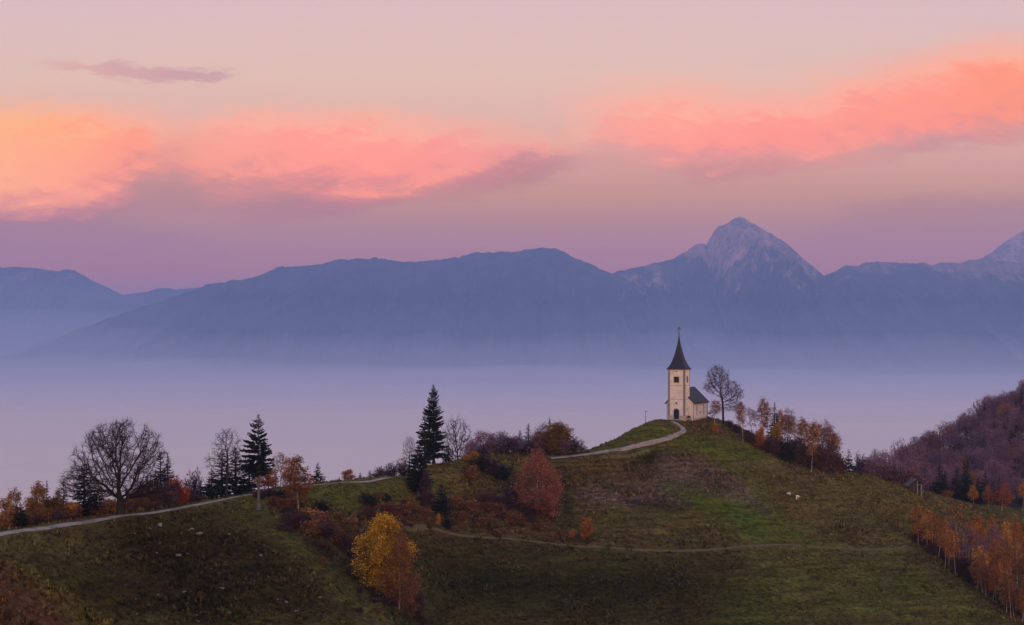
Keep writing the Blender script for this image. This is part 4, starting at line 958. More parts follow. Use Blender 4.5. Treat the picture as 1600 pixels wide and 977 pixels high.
# nave behind the tower: gabled hall with a steep slate roof
NW, NY0, NY1, NH, NR = 3.62, 3.03, 16.6, 4.35, 8.05
nv = Box().prism([(-NW,-2.4),(NW,-2.4),(NW,NH),(0,NR-.25),(-NW,NH)], NY0, NY1).make('nave', m_pl, ch)
rf = Box(); ov = .48; sl = (NR-.25-NH)/NW
for sx in (-1, 1):
    e = NW+ov; ze = NH-ov*sl
    poly = [(0,NR-.245),(sx*e,ze+.005),(sx*e,ze+.20),(0,NR)]
    if sx > 0: poly = poly[::-1]
    rf.prism(poly, NY0-.25, NY1+.35)
roof = rf.make('roof', m_sl, ch)
Box().box(-.09,.09,NY0-.27,NY1+.37,NR-.02,NR+.10).make('ridge_cap', m_iron, roof)
for y0, y1 in ((NY1-.5, NY1), (NY0, NY0+.4)): Box().box(NW, NW+.035, y0, y1, -.6, NH-.35).make('quoin', m_quoin, ch)
for y0 in (6.0, 12.6):
    wb = Box().box(NW, NW+.05, y0, y0+.55, .9, 3.6).make('blind_window', m_trim, ch)
    Box().box(NW+.052, NW+.06, y0+.12, y0+.43, 2.4, 3.45).make('pane', m_dark, wb)
Box().box(NW, NW+.04, 8.9, 9.5, 1.3, 1.75).make('window', m_dark, ch)
Box().box(NW, NW+.12, NY0+.42, NY1-.52, -2.2, .18).make('plinth', m_plinth, ch)

def ground_at(px, py, D=None):
    D = D or hit(px, py); x = (px-CX)/F*D; return x, D, gz(x, D)
# bench and table by the tower wall
x, y, z = ground_at(1073.5, 655, 400.6); bt = empty('bench', (x, y, max(z, -(655-HY)/F*y-.1)), -TH); tag(bt, 'dark bench with pale legs by the church tower wall', 'bench')
Box().box(-.85,.85,-.25,.25,.42,.50).make('seat', m_wood, bt); Box().box(-.85,.85,.26,.32,.5,.95).make('backrest', m_wood, bt)
for sx in (-1, 1): Box().box(sx*.9-.1, sx*.9+.1, -.24, .24, -.4, .418).make('leg', m_paleW, bt)
# poles
def pole(px, py, top, label, D=None, head=1):
    x, y, z = ground_at(px, py, D); h = (HY-top)/F*y - z
    t = empty('pole', (x, y, z-.2)); tag(t, label, 'pole')
    a = Geo(); tubes(a, np.array([[0,0,0],[0,0,h*.6]]), np.array([[0,0,h*.6],[0,0,h]]), np.array([.09,.075]), np.array([.075,.06]), 8)
    link_mesh('post', a.mesh('post', True), m_paleW, t)
    b = Box().box(-.08,.42,-.13,.13,h-.02,h+.16); b.beam((0,0,h-.1),(.3,0,h+.05),.06); b.make('lamp_head', m_iron, t)
pole(1008.5, 659, 642, 'slim lamp pole on the grass edge beside the church', 397)
pole(888, 712, 678, 'slim pole with a dark head behind the shrubs where the church path begins', 396)
# sheep grazing
def sheep(px, py, rz, sc, label):
    x, y, z = ground_at(px, py); t = empty('sheep', (x, y, z), rz); t.scale = (sc,)*3; tag(t, label, 'sheep', 'white sheep grazing on the slope')
    bm = bmesh.new()
    def blob(c, r, seg=10):
        res = bmesh.ops.create_uvsphere(bm, u_segments=seg, v_segments=7, radius=1)
        for v in res['verts']:
            n_ = 1+.06*math.sin(v.co.x*9+v.co.y*7+v.co.z*11); v.co = Vector((c[0]+v.co.x*r[0]*n_, c[1]+v.co.y*r[1]*n_, c[2]+v.co.z*r[2]*n_))
    blob((0,0,.62),(.52,.27,.29)); blob((.42,0,.60),(.22,.17,.2)); blob((-.5,0,.66),(.10,.09,.14))
    blob((.66,0,.40),(.15,.10,.13)); blob((.78,0,.30),(.11,.075,.09))
    for sx in (.30,-.34):
        for sy in (.14,-.14):
            blob((sx,sy,.36),(.09,.075,.17),6); blob((sx,sy,.13),(.05,.045,.17),6)
    for sy in (.12,-.12): blob((.62,sy,.50),(.04,.08,.03),6)
    me = bpy.data.meshes.new('body'); bm.to_mesh(me); bm.free()
    o = link_mesh('body', me, MATS['wool'], t)
    r = o.modifiers.new('remesh', 'REMESH'); r.mode = 'VOXEL'; r.voxel_size = .035; r.use_smooth_shade = True
simple('wool', (0.70,0.64,0.60), 0.12, 6)
sheep(1233, 774, 2.6, .8, 'white sheep grazing alone, a few steps uphill of the pair')
sheep(1246, 778, 0.4, .82, 'white sheep broadside in the grazing pair on the slope')
sheep(1244.5, 781, 1.3, .72, 'white sheep lower down in the grazing pair, end on')
# hayrack
x, y, z = ground_at(1432, 778, 416); hr = empty('hay_shed', (x, y, z+.2), .12); tag(hr, 'small open hay shed with two pale posts on the slope', 'shed')
ph = [(-2.45,2.05),(-.1,3.75),(1.75,2.35),(1.78,2.50),(-.1,3.92),(-2.5,2.18)]
rb_ = Box()
for a, b in (((-.1,3.75),(-2.75,1.82)), ((-.1,3.75),(1.85,2.30))):
    for y0, y1 in ((-.5, 3.4),):
        k = len(rb_.V); t_ = .14
        rb_.V += [(a[0],y0,a[1]),(b[0],y0,b[1]),(b[0],y1,b[1]),(a[0],y1,a[1]),(a[0],y0,a[1]+t_),(b[0],y0,b[1]+t_),(b[0],y1,b[1]+t_),(a[0],y1,a[1]+t_)]
        fs = ((3,2,1,0),(4,5,6,7),(0,1,5,4),(1,2,6,5),(2,3,7,6),(3,0,4,7)); rb_.F += [tuple(k+v for v in f) for f in fs]
rb_.make('roof', m_bark_roof, hr)
Box().beam((-2.7,-.53,1.9),(-.1,-.53,3.82),.06,.16).beam((-.1,-.53,3.82),(1.85,-.53,2.36),.06,.16).make('barge_board', m_wood, hr)
Box().prism([(-2.3,-.6),(-.12,-.6),(-.12,3.55),(-2.3,2.05)], -.06, .02).box(-2.3,-2.2,.025,3.2,-.6,1.95).box(-2.2,1.2,3.1,3.2,-.6,2.3).make('board_wall', m_wood, hr)
for px_ in (.12, 1.25): Box().box(px_-.15, px_+.15, -.38, -.08, -1.2, 3.4 if px_ < 1 else 2.65).make('post', m_paleW, hr)
for py_ in (2.95,): Box().box(1.12,1.38,py_-.13,py_+.13,-1.2,2.6).make('post', m_paleW, hr)
Box().beam((.0,-.23,2.35),(1.3,-.23,2.35),.14).beam((1.25,-.2,2.5),(1.25,3.0,2.5),.14).make('crossbeam', m_paleW, hr)
# rail fence below it
fx = empty('rail_fence', (0,0,0)); tag(fx, 'short weathered rail fence in the meadow below the hay shed', 'fence')
pts_f = []
for px_, py_ in ((1461,791),(1468,794),(1475,797),(1482,800),(1488,803)):
    D_ = 425; x_ = (px_-CX)/F*D_; pts_f.append((x_, D_, max(gz(x_, D_), -(py_-HY)/F*D_)))
for p_ in pts_f: Box().box(p_[0]-.06,p_[0]+.06,p_[1]-.06,p_[1]+.06,p_[2]-1.5,p_[2]+1.3).make('post', m_paleW, fx)
for hgt in (.45,1.05):
    rl = Box()
    for a, b in zip(pts_f[:-1], pts_f[1:]): rl.beam((a[0],a[1]-.11,a[2]+hgt),(b[0],b[1]-.11,b[2]+hgt),.05,.10)
    rl.make('rail', m_paleW, fx)
# limestone blocks in the turf of the knoll and on the slope
rng = np.random.default_rng(77)
stone_px = [(250,822,9),(235,829,7),(300,827,9),(296,829,5),(311,835,9),(357,835,7),(278,871,9),(294,867,6),(245,866,4),(259,843,3),(283,837,3),(247,929,7),(212,935,3),(288,925,6),(292,943,5),(306,964,8),(310,973,4),(348,922,9),(432,940,6),(447,945,7),(462,957,5),(378,974,4),(330,888,3),(408,868,5),(340,862,3),(358,957,6),(211,836,3),(500,936,5),(214,962,3),
            (960,781,4),(975,785,3),(1003,784,4)]
for i, (px_, py_, sz) in enumerate(stone_px):
    D_ = hit(px_, py_); 
    if not D_: continue
    r_ = sz/F*D_*.58; bm = bmesh.new(); bmesh.ops.create_icosphere(bm, subdivisions=2, radius=1)
    ex, ez = rng.uniform(.8,1.3), rng.uniform(.7,1.25); q_ = rng.normal(size=(6,3)); q_ /= np.linalg.norm(q_, axis=1)[:,None]
    for v in bm.verts:
        c_ = np.array(v.co); 
        for a in q_:
            d_ = c_ @ a
            if d_ > .5: c_ = c_ - a*(d_-.5)
        v.co = Vector((c_[0]*r_*1.25*ex, c_[1]*r_*.8, c_[2]*r_*.42*ez))
    me = bpy.data.meshes.new('stone'); bm.to_mesh(me); bm.free()
    x_ = (px_-CX)/F*D_; o = link_mesh('stone', me, m_stone); o.location = (x_, D_, gz(x_, D_)+r_*.06+.12); o.rotation_euler = (rng.normal()*.3, rng.normal()*.3, rng.uniform(0,6))
    if px_ > 900: tag(o, 'grey stone in the rough bank below the church path', 'stone', 'stones in the rough bank')
    else: tag(o, 'pale limestone lump poking out of the dark turf of the near knoll', 'stone', 'stones in the knoll turf')
#%%PART5
# ------------------------------------------------------------------ trees and shrubs one by one
def rT(kind, px, off, top, w, label, **kw): return tree(kind, px, None, top, w, label, D=roadD(px)+off, **kw)
# ---- along the lower road
rT('tall', 6, 12, 780, 44, 'rust brown leafy tree where the gravel road leaves the picture', leafm='rust')
rT('tall', 24, 18, 764, 30, 'thin ochre tree rising behind the squat dark spruce', leafm='ochre')
rT('spruce_c', 31, 6, 786, 46, 'squat dark spruce close behind the lower end of the gravel road')
rT('birch_full', 48, 16, 762, 22, 'slender ochre birch beside the tall ragged ochre tree', leafm='ochre')
rT('birch_full', 68, 17, 760, 22, 'slender ochre birch right before the thin spruce spire', leafm='ochre')
rT('birch_full', 90, 16, 764, 22, 'slender olive birch just past the thin spruce spire', leafm='olive')
rT('birch_full', 12, 17, 768, 24, 'slender rust birch near the lower end of the road', leafm='rust')
rT('tall', 57, 15, 754, 44, 'tall ochre tree with a ragged top between two thin spruces', leafm='ochre')
rT('spruce_b', 73, 20, 750, 24, 'thin spire of a spruce poking out above the ochre trees')
rT('round', 86, 11, 777, 46, 'broad ochre tree in front of the thin spruce spire', leafm='olive')
rT('spruce_a', 99, 17, 748, 32, 'small spruce standing free between the ochre trees and the taller dark spruce')
rT('round', 112, 7, 784, 34, 'round orange tree by the road at the foot of the small spruce', leafm='orange')
rT('spruce_a', 132, 7, 725, 58, 'tall dark spruce half covered by the outer twigs of the big bare tree')
rT('spruce_c', 156, 12, 750, 40, 'low dark spruce under the branches of the big bare tree')
rT('shrub_leaf', 151, 4, 792, 26, 'rust brown shrub beside the dark spruce near the road', leafm='rust')
rT('shrub_leaf', 172, 5, 783, 28, 'orange brown shrub at the trunk of the big bare tree', leafm='orange')
tree('linden', 188, 806, 657, 166, 'huge spreading bare tree with a thick short trunk beside the road', rz=0.0, D=244.5)
rT('ragged', 216, 11, 760, 40, 'dull rust tree behind the branches of the big bare tree', leafm='rust')
rT('round', 238, 12, 753, 48, 'deep rust tree between the big bare tree and the bright orange one', leafm='rust')
rT('spruce_b', 250, 17, 707, 46, 'taller of two dark spruces behind the outer twigs of the big bare tree')
rT('spruce_b', 263, 16, 712, 42, 'shorter of two dark spruces behind the outer twigs of the big bare tree')
rT('wood_c', 261, 9, 752, 36, 'dark purple brown bush beside the bright orange tree', leafm='mauve', cat='shrub', name='shrub')
rT('round', 278, 8, 748, 34, 'vivid orange red tree at the roadside', leafm='vivid')
rT('shrub_twig', 302, 16, 742, 40, 'bare twiggy bush above two tiny spruces')
rT('spruce_b', 297, 12, 750, 18, 'tiny spruce next to the vivid orange tree')
rT('spruce_b', 313, 10, 749, 20, 'tiny spruce beside the broad dark spruce clump')
rT('spruce_a', 331, 12, 732, 44, 'low spruce at the edge of the dark spruce clump')
rT('spruce_a', 347, 13, 703, 58, 'pointed dark spruce directly behind the slim bare tree')
rT('spruce_a', 368, 14, 700, 62, 'dark spruce in the clump between the slim bare tree and the lone spruce')
rT('spruce_a', 389, 18, 712, 52, 'shaded spruce behind the trunk of the lone big spruce')
tree('bare_open', 355, 778, 670, 68, 'slim bare tree at the roadside in front of dark spruces')
tree('spruce_lone', 404, 803, 648, 66, 'big spruce standing alone with a long bare pale trunk', rz=1.0, D=266)
rT('ragged', 421, 10, 726, 42, 'orange tree just behind the lone big spruce', leafm='orange')
rT('birch_c', 438, 14, 707, 34, 'sparse birch between the orange tree and the rust birch')
tree('birch_full', 466, 804, 712, 54, 'rust orange birch with a white stem below the road', leafm='rust', D=272, rz=0.6)
rT('birch_b', 452, 18, 716, 26, 'thin orange birch behind the rust birch', leafm='orange')
rT('spruce_a', 430, 20, 731, 26, 'dark little spruce glimpsed behind the orange tree')
rT('spruce_c', 497, 10, 723, 30, 'bushy blue green spruce standing alone above the road')
rT('spruce_b', 530, 9, 745, 9, 'tiniest spruce on the skyline, next to the little orange tree')
rT('ragged', 546, 8, 733, 23, 'little orange tree on the skyline above the road', leafm='orange')
rT('spruce_b', 563, 8, 738, 10, 'tiny spruce on the skyline beyond the little orange tree')
rT('spruce_c', 577, 9, 739, 18, 'stubby little spruce on the skyline before the bare bushes')
for px_, tp, w_, t_ in ((594,732,30,'low bare bush on the skyline next to the stubby little spruce'),(612,726,34,'widest bare bush on the skyline above the road'),(628,722,26,'bare bush on the skyline touching the dark leaning tree')):
    rT('shrub_twig', px_, 8, tp, w_, t_)
# ---- the grassy mound
tree('spruce_tall', 678, 725, 601, 56, 'tallest dark spruce, on top of the grassy mound', rz=0.5, D=352)
tree('spruce_b', 664, None, 640, 30, 'slimmer spruce grown into the side of the tallest spruce', D=349)
tree('bare_open', 640, None, 682, 34, 'thin bare tree hidden behind the two dark spruces', D=353)
tree('spruce_wide', 654, 797, 696, 46, 'dark ragged spruce on a pale root foot below the mound', rz=2.0, D=326)
tree('ragged', 668, 796, 736, 26, 'dull purple red bush grown up against the ragged spruce', leafm='plum', D=324, cat='shrub', name='shrub')
tree('spruce_c', 690, 804, 756, 46, 'black green bushy conifer at the foot of the ragged spruce', D=329, name='spruce_bush', cat='shrub')
tree('bare_round', 715, 716, 651, 54, 'round crowned bare tree on the mound beside the tallest spruce')
tree('spruce_b', 700, None, 690, 18, 'faint spruce between the tallest spruce and the round bare tree', D=364)
tree('ragged', 728, 722, 710, 17, 'small yellow bush under the round bare tree', leafm='yellow', cat='shrub', name='shrub')
tree('ragged', 739, 720, 705, 18, 'slightly bigger yellow bush at the edge of the dark thicket', leafm='yellow', cat='shrub', name='shrub')
for px_, py_, tp, w_, k_, t_ in ((752,738,714,34,'dark','dark thicket bush below the yellow bushes'),(768,742,722,34,'plum','dull purple thicket bush in the hollow of the mound'),(786,748,730,30,'dark','dark bush at the lower end of the thicket'),(735,748,730,26,'rust','rust bush below the dark thicket')):
    tree('shrub_dense', px_, py_, tp, w_, t_, leafm=k_)
# ---- wood behind the saddle
B_ = [('wood_c',736,380,690,34,'low purple bush tree behind the round bare tree','mauve'),('wood_c',757,378,673,46,'broad purple bare tree at the start of the small wood','mauve'),('wood_a',778,382,676,38,'purple bare tree with an open fan of twigs in the small wood','mauve'),
      ('wood_c',796,380,682,38,'dull red purple tree left of the spruces in the small wood','mauve'),('spruce_b',812,380,672,24,'smaller of the two narrow spruces in the small wood',None),('spruce_b',826,384,662,26,'taller of the two narrow spruces in the small wood',None),
      ('wood_b',840,382,668,36,'brownish bare tree beside the ochre topped one','mauve'),('round',862,377,662,62,'broad olive and ochre tree topping the small wood','olive'),('spruce_a',859,386,652,20,'dark spruce top sticking out of the ochre tree',None),
      ('birch_b',877,384,658,26,'thin birch leaning out beside the ochre tree','rust'),('wood_c',874,374,684,40,'purple bush tree in front of the ochre tree','mauve'),('wood_b',897,386,682,36,'see through purple tree at the end of the small wood','mauve'),
      ('wood_c',815,374,690,36,'shaded purple bush in front of the two narrow spruces','mauve'),('wood_c',842,374,690,34,'shaded brown bush under the ochre tree','mauve'),('shrub_twig',910,390,697,20,'last low bare bush before the church hill slope',None)]
B_ += [('wood_b',748,384,684,26,'thin purple tree with upright twigs at the start of the small wood','mauve'),('wood_b',768,378,690,26,'small upright purple tree in the small wood','mauve'),('wood_a',787,386,672,30,'taller thin purple tree before the two narrow spruces','mauve'),('wood_b',803,376,688,26,'small purple tree at the foot of the smaller narrow spruce','mauve'),('wood_b',850,390,660,22,'thin bare tree sticking up beside the dark spruce top','mauve'),('wood_b',884,390,668,20,'thin bare tree close to the slim pole with the dark head','mauve'),('tall',868,374,676,40,'brown green tree shaded under the ochre tree','olive')]
for k_, px_, D_, tp, w_, t_, lm in B_: tree(k_, px_, None, tp, w_, t_, D=D_, leafm=lm)
# ---- mid slope
tree('cone', 840, 805, 702, 80, 'large red orange birch with a white forked stem on the mid slope', rz=0.3)
tree('shrub_leaf', 822, 806, 784, 46, 'dark red shrub at the foot of the large red birch', leafm='plum'); tree('shrub_dense', 797, 797, 762, 28, 'dark bush at the side of the large red birch', leafm='plum')
tree('shrub_leaf', 856, 808, 786, 40, 'wine red shrub under the large red birch', leafm='red')
tree('yellowtree', 596, None, 806, 90, 'bright yellow maple in the gully, the biggest autumn tree', D=250, rz=0.0)
tree('cone', 624, None, 828, 62, 'reddish birch with pale stems growing into the yellow maple', D=247.5, leafm='rust', rz=2.0)
tree('ragged', 916, 842, 808, 23, 'small orange tree standing alone above the worn track', leafm='orange', D=335)
tree('ragged', 893, 843, 827, 13, 'tiny orange bush beside the small lone orange tree', leafm='orange', cat='shrub', name='shrub')
tree('ragged', 684, 823, 802, 11, 'thin orange sapling below the ragged spruce', leafm='orange'); tree('shrub_dense', 700, 826, 812, 16, 'dark low bush next to the thin orange sapling')
tree('round', 879, 840, 830, 9, 'rusty tuft of a bush at the upper edge of the worn track', leafm='rust', cat='shrub', name='shrub')
rg = np.random.default_rng(9)
gul = [(430,788,22,'rust'),(445,796,24,'rust'),(480,812,34,'orange'),(462,822,34,'plum'),(492,818,36,'red'),(505,838,40,'plum'),(486,834,30,'rust'),(520,846,34,'rust'),(536,862,38,'plum'),(522,822,30,'olive'),(548,845,30,'olive'),(556,884,36,'plum'),(545,828,26,'rust'),(575,812,26,'plum'),(608,806,34,'rust'),(630,802,24,'rust'),(570,900,34,'dark'),(590,925,36,'dark'),(610,945,34,'plum'),(636,958,34,'rust'),(648,944,30,'plum'),(503,800,22,'dark'),(575,790,26,'dark'),(600,786,22,'dark'),(640,786,14,'orange'),(712,792,26,'rust'),(735,800,26,'rust'),(760,788,24,'plum'),(775,806,26,'rust'),(720,812,22,'rust'),(752,820,22,'rust'),(800,818,26,'rust'),(660,808,20,'rust'),(716,780,12,'orange'),(765,776,12,'ochre'),
       (420,776,26,'plum'),(405,778,22,'plum'),(440,778,20,'dark')]
for i in range(70):
    t_ = rg.random(); cx_, cy_ = np.interp(t_, [0,.25,.5,.75,1], [425,500,560,600,640]), np.interp(t_, [0,.25,.5,.75,1], [786,826,880,925,960])
    gul.append((cx_+rg.normal()*20, cy_+rg.normal()*9, rg.uniform(10,24), rg.choice(['rust','plum','plum','olive','dark','olive'])))
for i in range(60): gul.append((rg.uniform(560,860), rg.uniform(778,832), rg.uniform(7,16), rg.choice(['rust','olive','plum','ochre'], p=[.3,.3,.32,.08])))
gul = [g for g in gul if hit(g[0], g[1])]
for px_, py_, w_, lm in gul:
    tree(('shrub_leaf','shrub_dense')[lm in ('dark','olive')], px_, py_, py_-w_*rg.uniform(.42,.68), w_*1.15, {'dark':'blackish low shrub in the overgrown gully and bank','plum':'purple brown low shrub in the overgrown gully and bank','rust':'rusty low shrub in the overgrown gully and bank','orange':'orange tinted low shrub in the overgrown gully and bank','red':'wine red low shrub in the overgrown gully and bank','olive':'olive green low shrub in the overgrown gully and bank','ochre':'ochre low shrub in the overgrown gully and bank'}[lm], leafm=lm, group='low shrubs in the gully')
# ---- the church tree and the birch row on the church hill
tree('churchtree', 1130, 661, 571, 56, 'tall bare tree with an airy crown beside the church', rz=0.0, D=409)
tree('birch_b', 1117, 670, 625, 24, 'small rust birch with a white stem in front of the tall bare tree', leafm='rust', rz=.2)
tree('shrub_leaf', 1118, 676, 664, 12, 'orange tuft of a shrub under the small rust birch', leafm='orange')
row = [('birch_c',1152,406,627,22,None,'thin almost leafless birch next to the tall bare tree'),('birch_b',1161,None,628,17,'rust','slim rust birch, first full one of the birch row'),('birch_c',1176,404,636,17,'mauve','thin leafless birch between the first two rust ones'),
       ('birch_a',1192,406,622,21,'rust','tallest birch of the row with a feathery brown top'),('spruce_b',1210,407,628,22,None,'narrow dark spruce in the middle of the birch row'),('birch_a',1219,408,640,20,'orange','orange birch hiding the foot of the row spruce'),
       ('birch_c',1230,408,637,20,'mauve','purplish birch just after the row spruce'),('birch_b',1243,410,648,24,'rust','wide thin birch in the denser half of the row'),('birch_c',1257,410,651,20,'rust','sparse birch with a pale stem in the denser half of the row'),
       ('birch_a',1268,None,658,22,'rust','rust birch with the longest white stem, standing in front'),('birch_c',1287,412,655,18,'mauve','tall feathery birch near the lower end of the row'),('birch_b',1299,412,664,26,'rust','bushy brown birch near the lower end of the row'),('birch_c',1309,414,680,22,'rust','last birch of the row, leaning over the slope')]
feet = {1161:695, 1268:736}
row += [('birch_c',1201,412,634,18,'rust','faint birch standing behind the tallest birch of the row'),('birch_c',1183,411,640,16,'rust','small faint birch behind the first two rust ones'),('birch_b',1226,414,646,22,'rust','brown birch filled in behind the row spruce'),('birch_a',1250,415,655,22,'rust','brown birch behind the wide thin birch'),('birch_b',1262,416,660,24,'rust','full brown birch in the second line of the row'),('birch_a',1278,417,662,22,'rust','narrow brown birch in the second line of the row'),('birch_c',1293,418,668,20,'mauve','bare birch in the second line near the lower end of the row'),('birch_b',1303,416,676,24,'rust','low brown birch in the second line at the lower end of the row'),('birch_c',1237,413,652,20,'mauve','bare purple birch in the second line of the row')]
for k_, px_, D_, tp, w_, lm, t_ in row:
    tree(k_, px_, feet.get(px_), tp, w_, t_, D=D_, leafm=lm, group='birch row on the church hill')
tree('ragged', 1190, 702, 667, 19, 'low bright orange tree at the front of the birch row', leafm='orange')
tree('ragged', 1214, 690, 660, 20, 'low ochre tree at the foot of the row spruce', leafm='ochre')
tree('ragged', 1182, 700, 680, 12, 'orange brown sapling beside the low bright orange tree', leafm='rust')
tree('shrub_dense', 1228, 722, 690, 26, 'black green bush in the purple undergrowth of the birch row', leafm='dark')
und = [(1140,668,10),(1150,676,12),(1168,690,16),(1180,697,16),(1200,706,22),(1212,712,24),(1222,716,22),(1240,722,26),(1250,726,28),(1262,730,28),(1275,734,28),(1288,736,30),(1300,737,26),(1312,739,20),(1245,712,24),(1270,722,26),(1295,726,26)]
for px_, py_, h_ in und:
    tree('shrub_leaf', px_, None, py_-h_, h_*1.25, 'purple brown undergrowth shrub at the feet of the row birches', D=(hit(px_, py_) or 408) if py_-h_ > 0 and (px_, py_) not in ((1245,712),(1270,722),(1295,726)) else 410, leafm='plum', group='undergrowth below the birch row')
tree('spruce_blue', 1326, 738, 702, 26, 'small blue spruce standing alone on the skyline past the birches', D=412)
tree('shrub_twig', 1343, None, 712, 22, 'faint bare bush next to the small blue spruce', D=424)
# ---- wood at the meadow and the far wooded hill
mid = [('wood_b',1365,440,701,30,'purple bare tree first in the meadow wood'),('wood_c',1381,444,704,34,'low rounded purple tree near the start of the meadow wood'),('wood_b',1408,455,686,34,'open crowned bare tree standing tallest in the meadow wood'),('wood_a',1430,455,690,38,'dark rounded bare tree behind the hay shed'),('wood_c',1396,446,712,36,'squat purple tree uphill of the hay shed'),('wood_c',1418,448,716,42,'broad shadowy tree rising over the hay shed'),('wood_c',1444,448,722,44,'grey purple tree overhanging the hay shed roof')]
mid += [('wood_c',1352,436,716,26,'low purple bush tree beside the small blue spruce'),('wood_c',1372,452,708,34,'dim purple tree standing behind the first meadow wood tree'),('wood_c',1390,438,722,34,'dense low purple tree at the meadow rim above the hay shed'),('wood_c',1407,442,726,34,'dense purple tree directly above the hay shed'),('wood_c',1362,434,724,26,'purple scrub tree among the orange saplings')]
for k_, px_, D_, tp, w_, t_ in mid: tree(k_, px_, None, tp, w_, t_, D=D_)
for px_, D_, tp, w_, lm, t_ in ((1357,430,720,16,'orange','small orange tree at the start of the meadow wood'),(1378,436,729,13,'orange','orange sapling on the meadow edge'),(1351,432,728,10,'ochre','ochre sapling near the small blue spruce')):
    tree('ragged', px_, None, tp, w_, t_, D=D_, leafm=lm)
for px_, D_, tp, w_, t_ in ((1467,452,721,28,'tall dark spruce nearest the hay shed in the meadow edge'),(1477,454,736,22,'shorter dark spruce leaning on the tall one near the hay shed'),(1496,455,729,28,'broad dark spruce, second group along the meadow edge'),(1511,457,718,26,'pointed spruce tallest in the second group along the meadow edge'),(1528,458,746,24,'low dark spruce after the pointed one'),(1540,475,736,26,'spruce set back behind the meadow birches'),(1561,480,742,12,'thin spruce behind the salmon birch')):
    tree('spruce_b', px_, None, tp, w_, t_, D=D_)
tree('birch_full', 1521, None, 757, 16, 'small pale orange birch between the meadow spruces', D=450, leafm='orange')
tree('birch_full', 1545, None, 758, 20, 'salmon birch with thin stem on the meadow edge', D=449)
tree('birch_full', 1565, None, 755, 30, 'biggest salmon birch with a white stem on the meadow edge', D=447)
tree('birch_b', 1598, None, 748, 16, 'orange birch cut by the picture edge above the grove', D=455, leafm='orange')
tree('shrub_leaf', 1480, None, 768, 18, 'rust bush at the meadow edge under the spruces', D=448)
tree('wood_c', 1590, None, 745, 40, 'purple bare tree behind the meadow edge at the picture edge', D=460)
for px_, tp, w_, D_, t_ in ((1508,645,24,640,'first tall bare tree stepping up the skyline of the wooded hill'),(1530,631,26,642,'second tall bare tree on the skyline of the wooded hill'),(1553,616,30,645,'rounded bare tree standing proud on the skyline of the wooded hill'),(1578,611,28,648,'bare tree with a fan crown near the top of the wooded hill'),(1597,605,32,650,'highest bare tree of the wooded hill, at the picture edge')):
    tree('wood_b' if px_ != 1553 else 'wood_a', px_, None, tp, w_, t_, D=D_)
for i in range(15):
    px_ = 738+i*11.3+rg.uniform(-3,3); D_ = rg.uniform(370,380); x_ = (px_-CX)/F*D_; z_ = gz(x_, D_); h_ = rg.uniform(2.2,4.2)
    tree('shrub_twig' if i % 3 else 'shrub_leaf', px_, None, HY-(z_+h_)/D_*F, rg.uniform(3.2,4.6)/D_*F, 'purple brown scrub closing the foot of the small wood', D=D_, leafm='mauve', group='scrub below the small wood')
for i in range(14):
    px_ = 1342+i*7+rg.uniform(-3,3); D_ = rg.uniform(421,428); x_ = (px_-CX)/F*D_; z_ = gz(x_, D_); h_ = rg.uniform(2.5,5)
    tree('shrub_leaf', px_, None, HY-(z_+h_)/D_*F, rg.uniform(3.4,5)/D_*F, 'purple scrub along the upper rim of the meadow', D=D_, leafm='mauve', group='scrub along the meadow rim')
for i in range(30):
    px_ = 2+i*10.4+rg.uniform(-4,4); off_ = rg.uniform(5,9); D_ = roadD(px_)+off_; x_ = (px_-CX)/F*D_; z_ = gz(x_, D_); h_ = rg.uniform(1.4,2.6)
    lm_ = rg.choice(['rust','olive','plum']); tree('shrub_leaf', px_, None, HY-(z_+h_)/D_*F, rg.uniform(2.0,3.2)/D_*F, {'rust':'rusty scrub on the far verge of the gravel road','olive':'olive brown scrub on the far verge of the gravel road','plum':'purple brown scrub on the far verge of the gravel road'}[lm_], D=D_, leafm=lm_, group='scrub along the far road verge')
cnt = 0; occ = []
tries = 0
while cnt < 240 and tries < 9000:
    tries += 1
    D_ = rg.uniform(470, 690); px_ = rg.uniform(1395, 1690)
    x_ = (px_-CX)/F*D_; z_ = gz(x_, D_); row_ = HY - z_/D_*F
    if row_ > 790 or (D_ < 520 and px_ < 1440): continue
    if any((x_-a)**2+(D_-b)**2 < 4.7**2 for a, b in occ): continue
    occ.append((x_, D_)); cnt += 1
    if rg.random() < 0.10:
        h_ = rg.uniform(9, 14); tree('spruce_b', px_, None, HY-(z_+h_)/D_*F, h_*.36/D_*F, 'dark spruce scattered among the bare trees of the wooded hill', D=D_, group='spruces on the wooded hill')
    else:
        h_ = rg.uniform(10, 15)*(1.05 if px_ > 1530 else .85); k_ = rg.choice(['wood_a','wood_b','wood_c'])
        tree(k_, px_, None, HY-(z_+h_)/D_*F, rg.uniform(6.5,9.5)/D_*F, 'purple brown bare tree covering the wooded hill beyond the meadow', D=D_, group='bare trees on the wooded hill', leafm=rg.choice(['mauve','mauve','mauve','mauve','mauve','rust']))
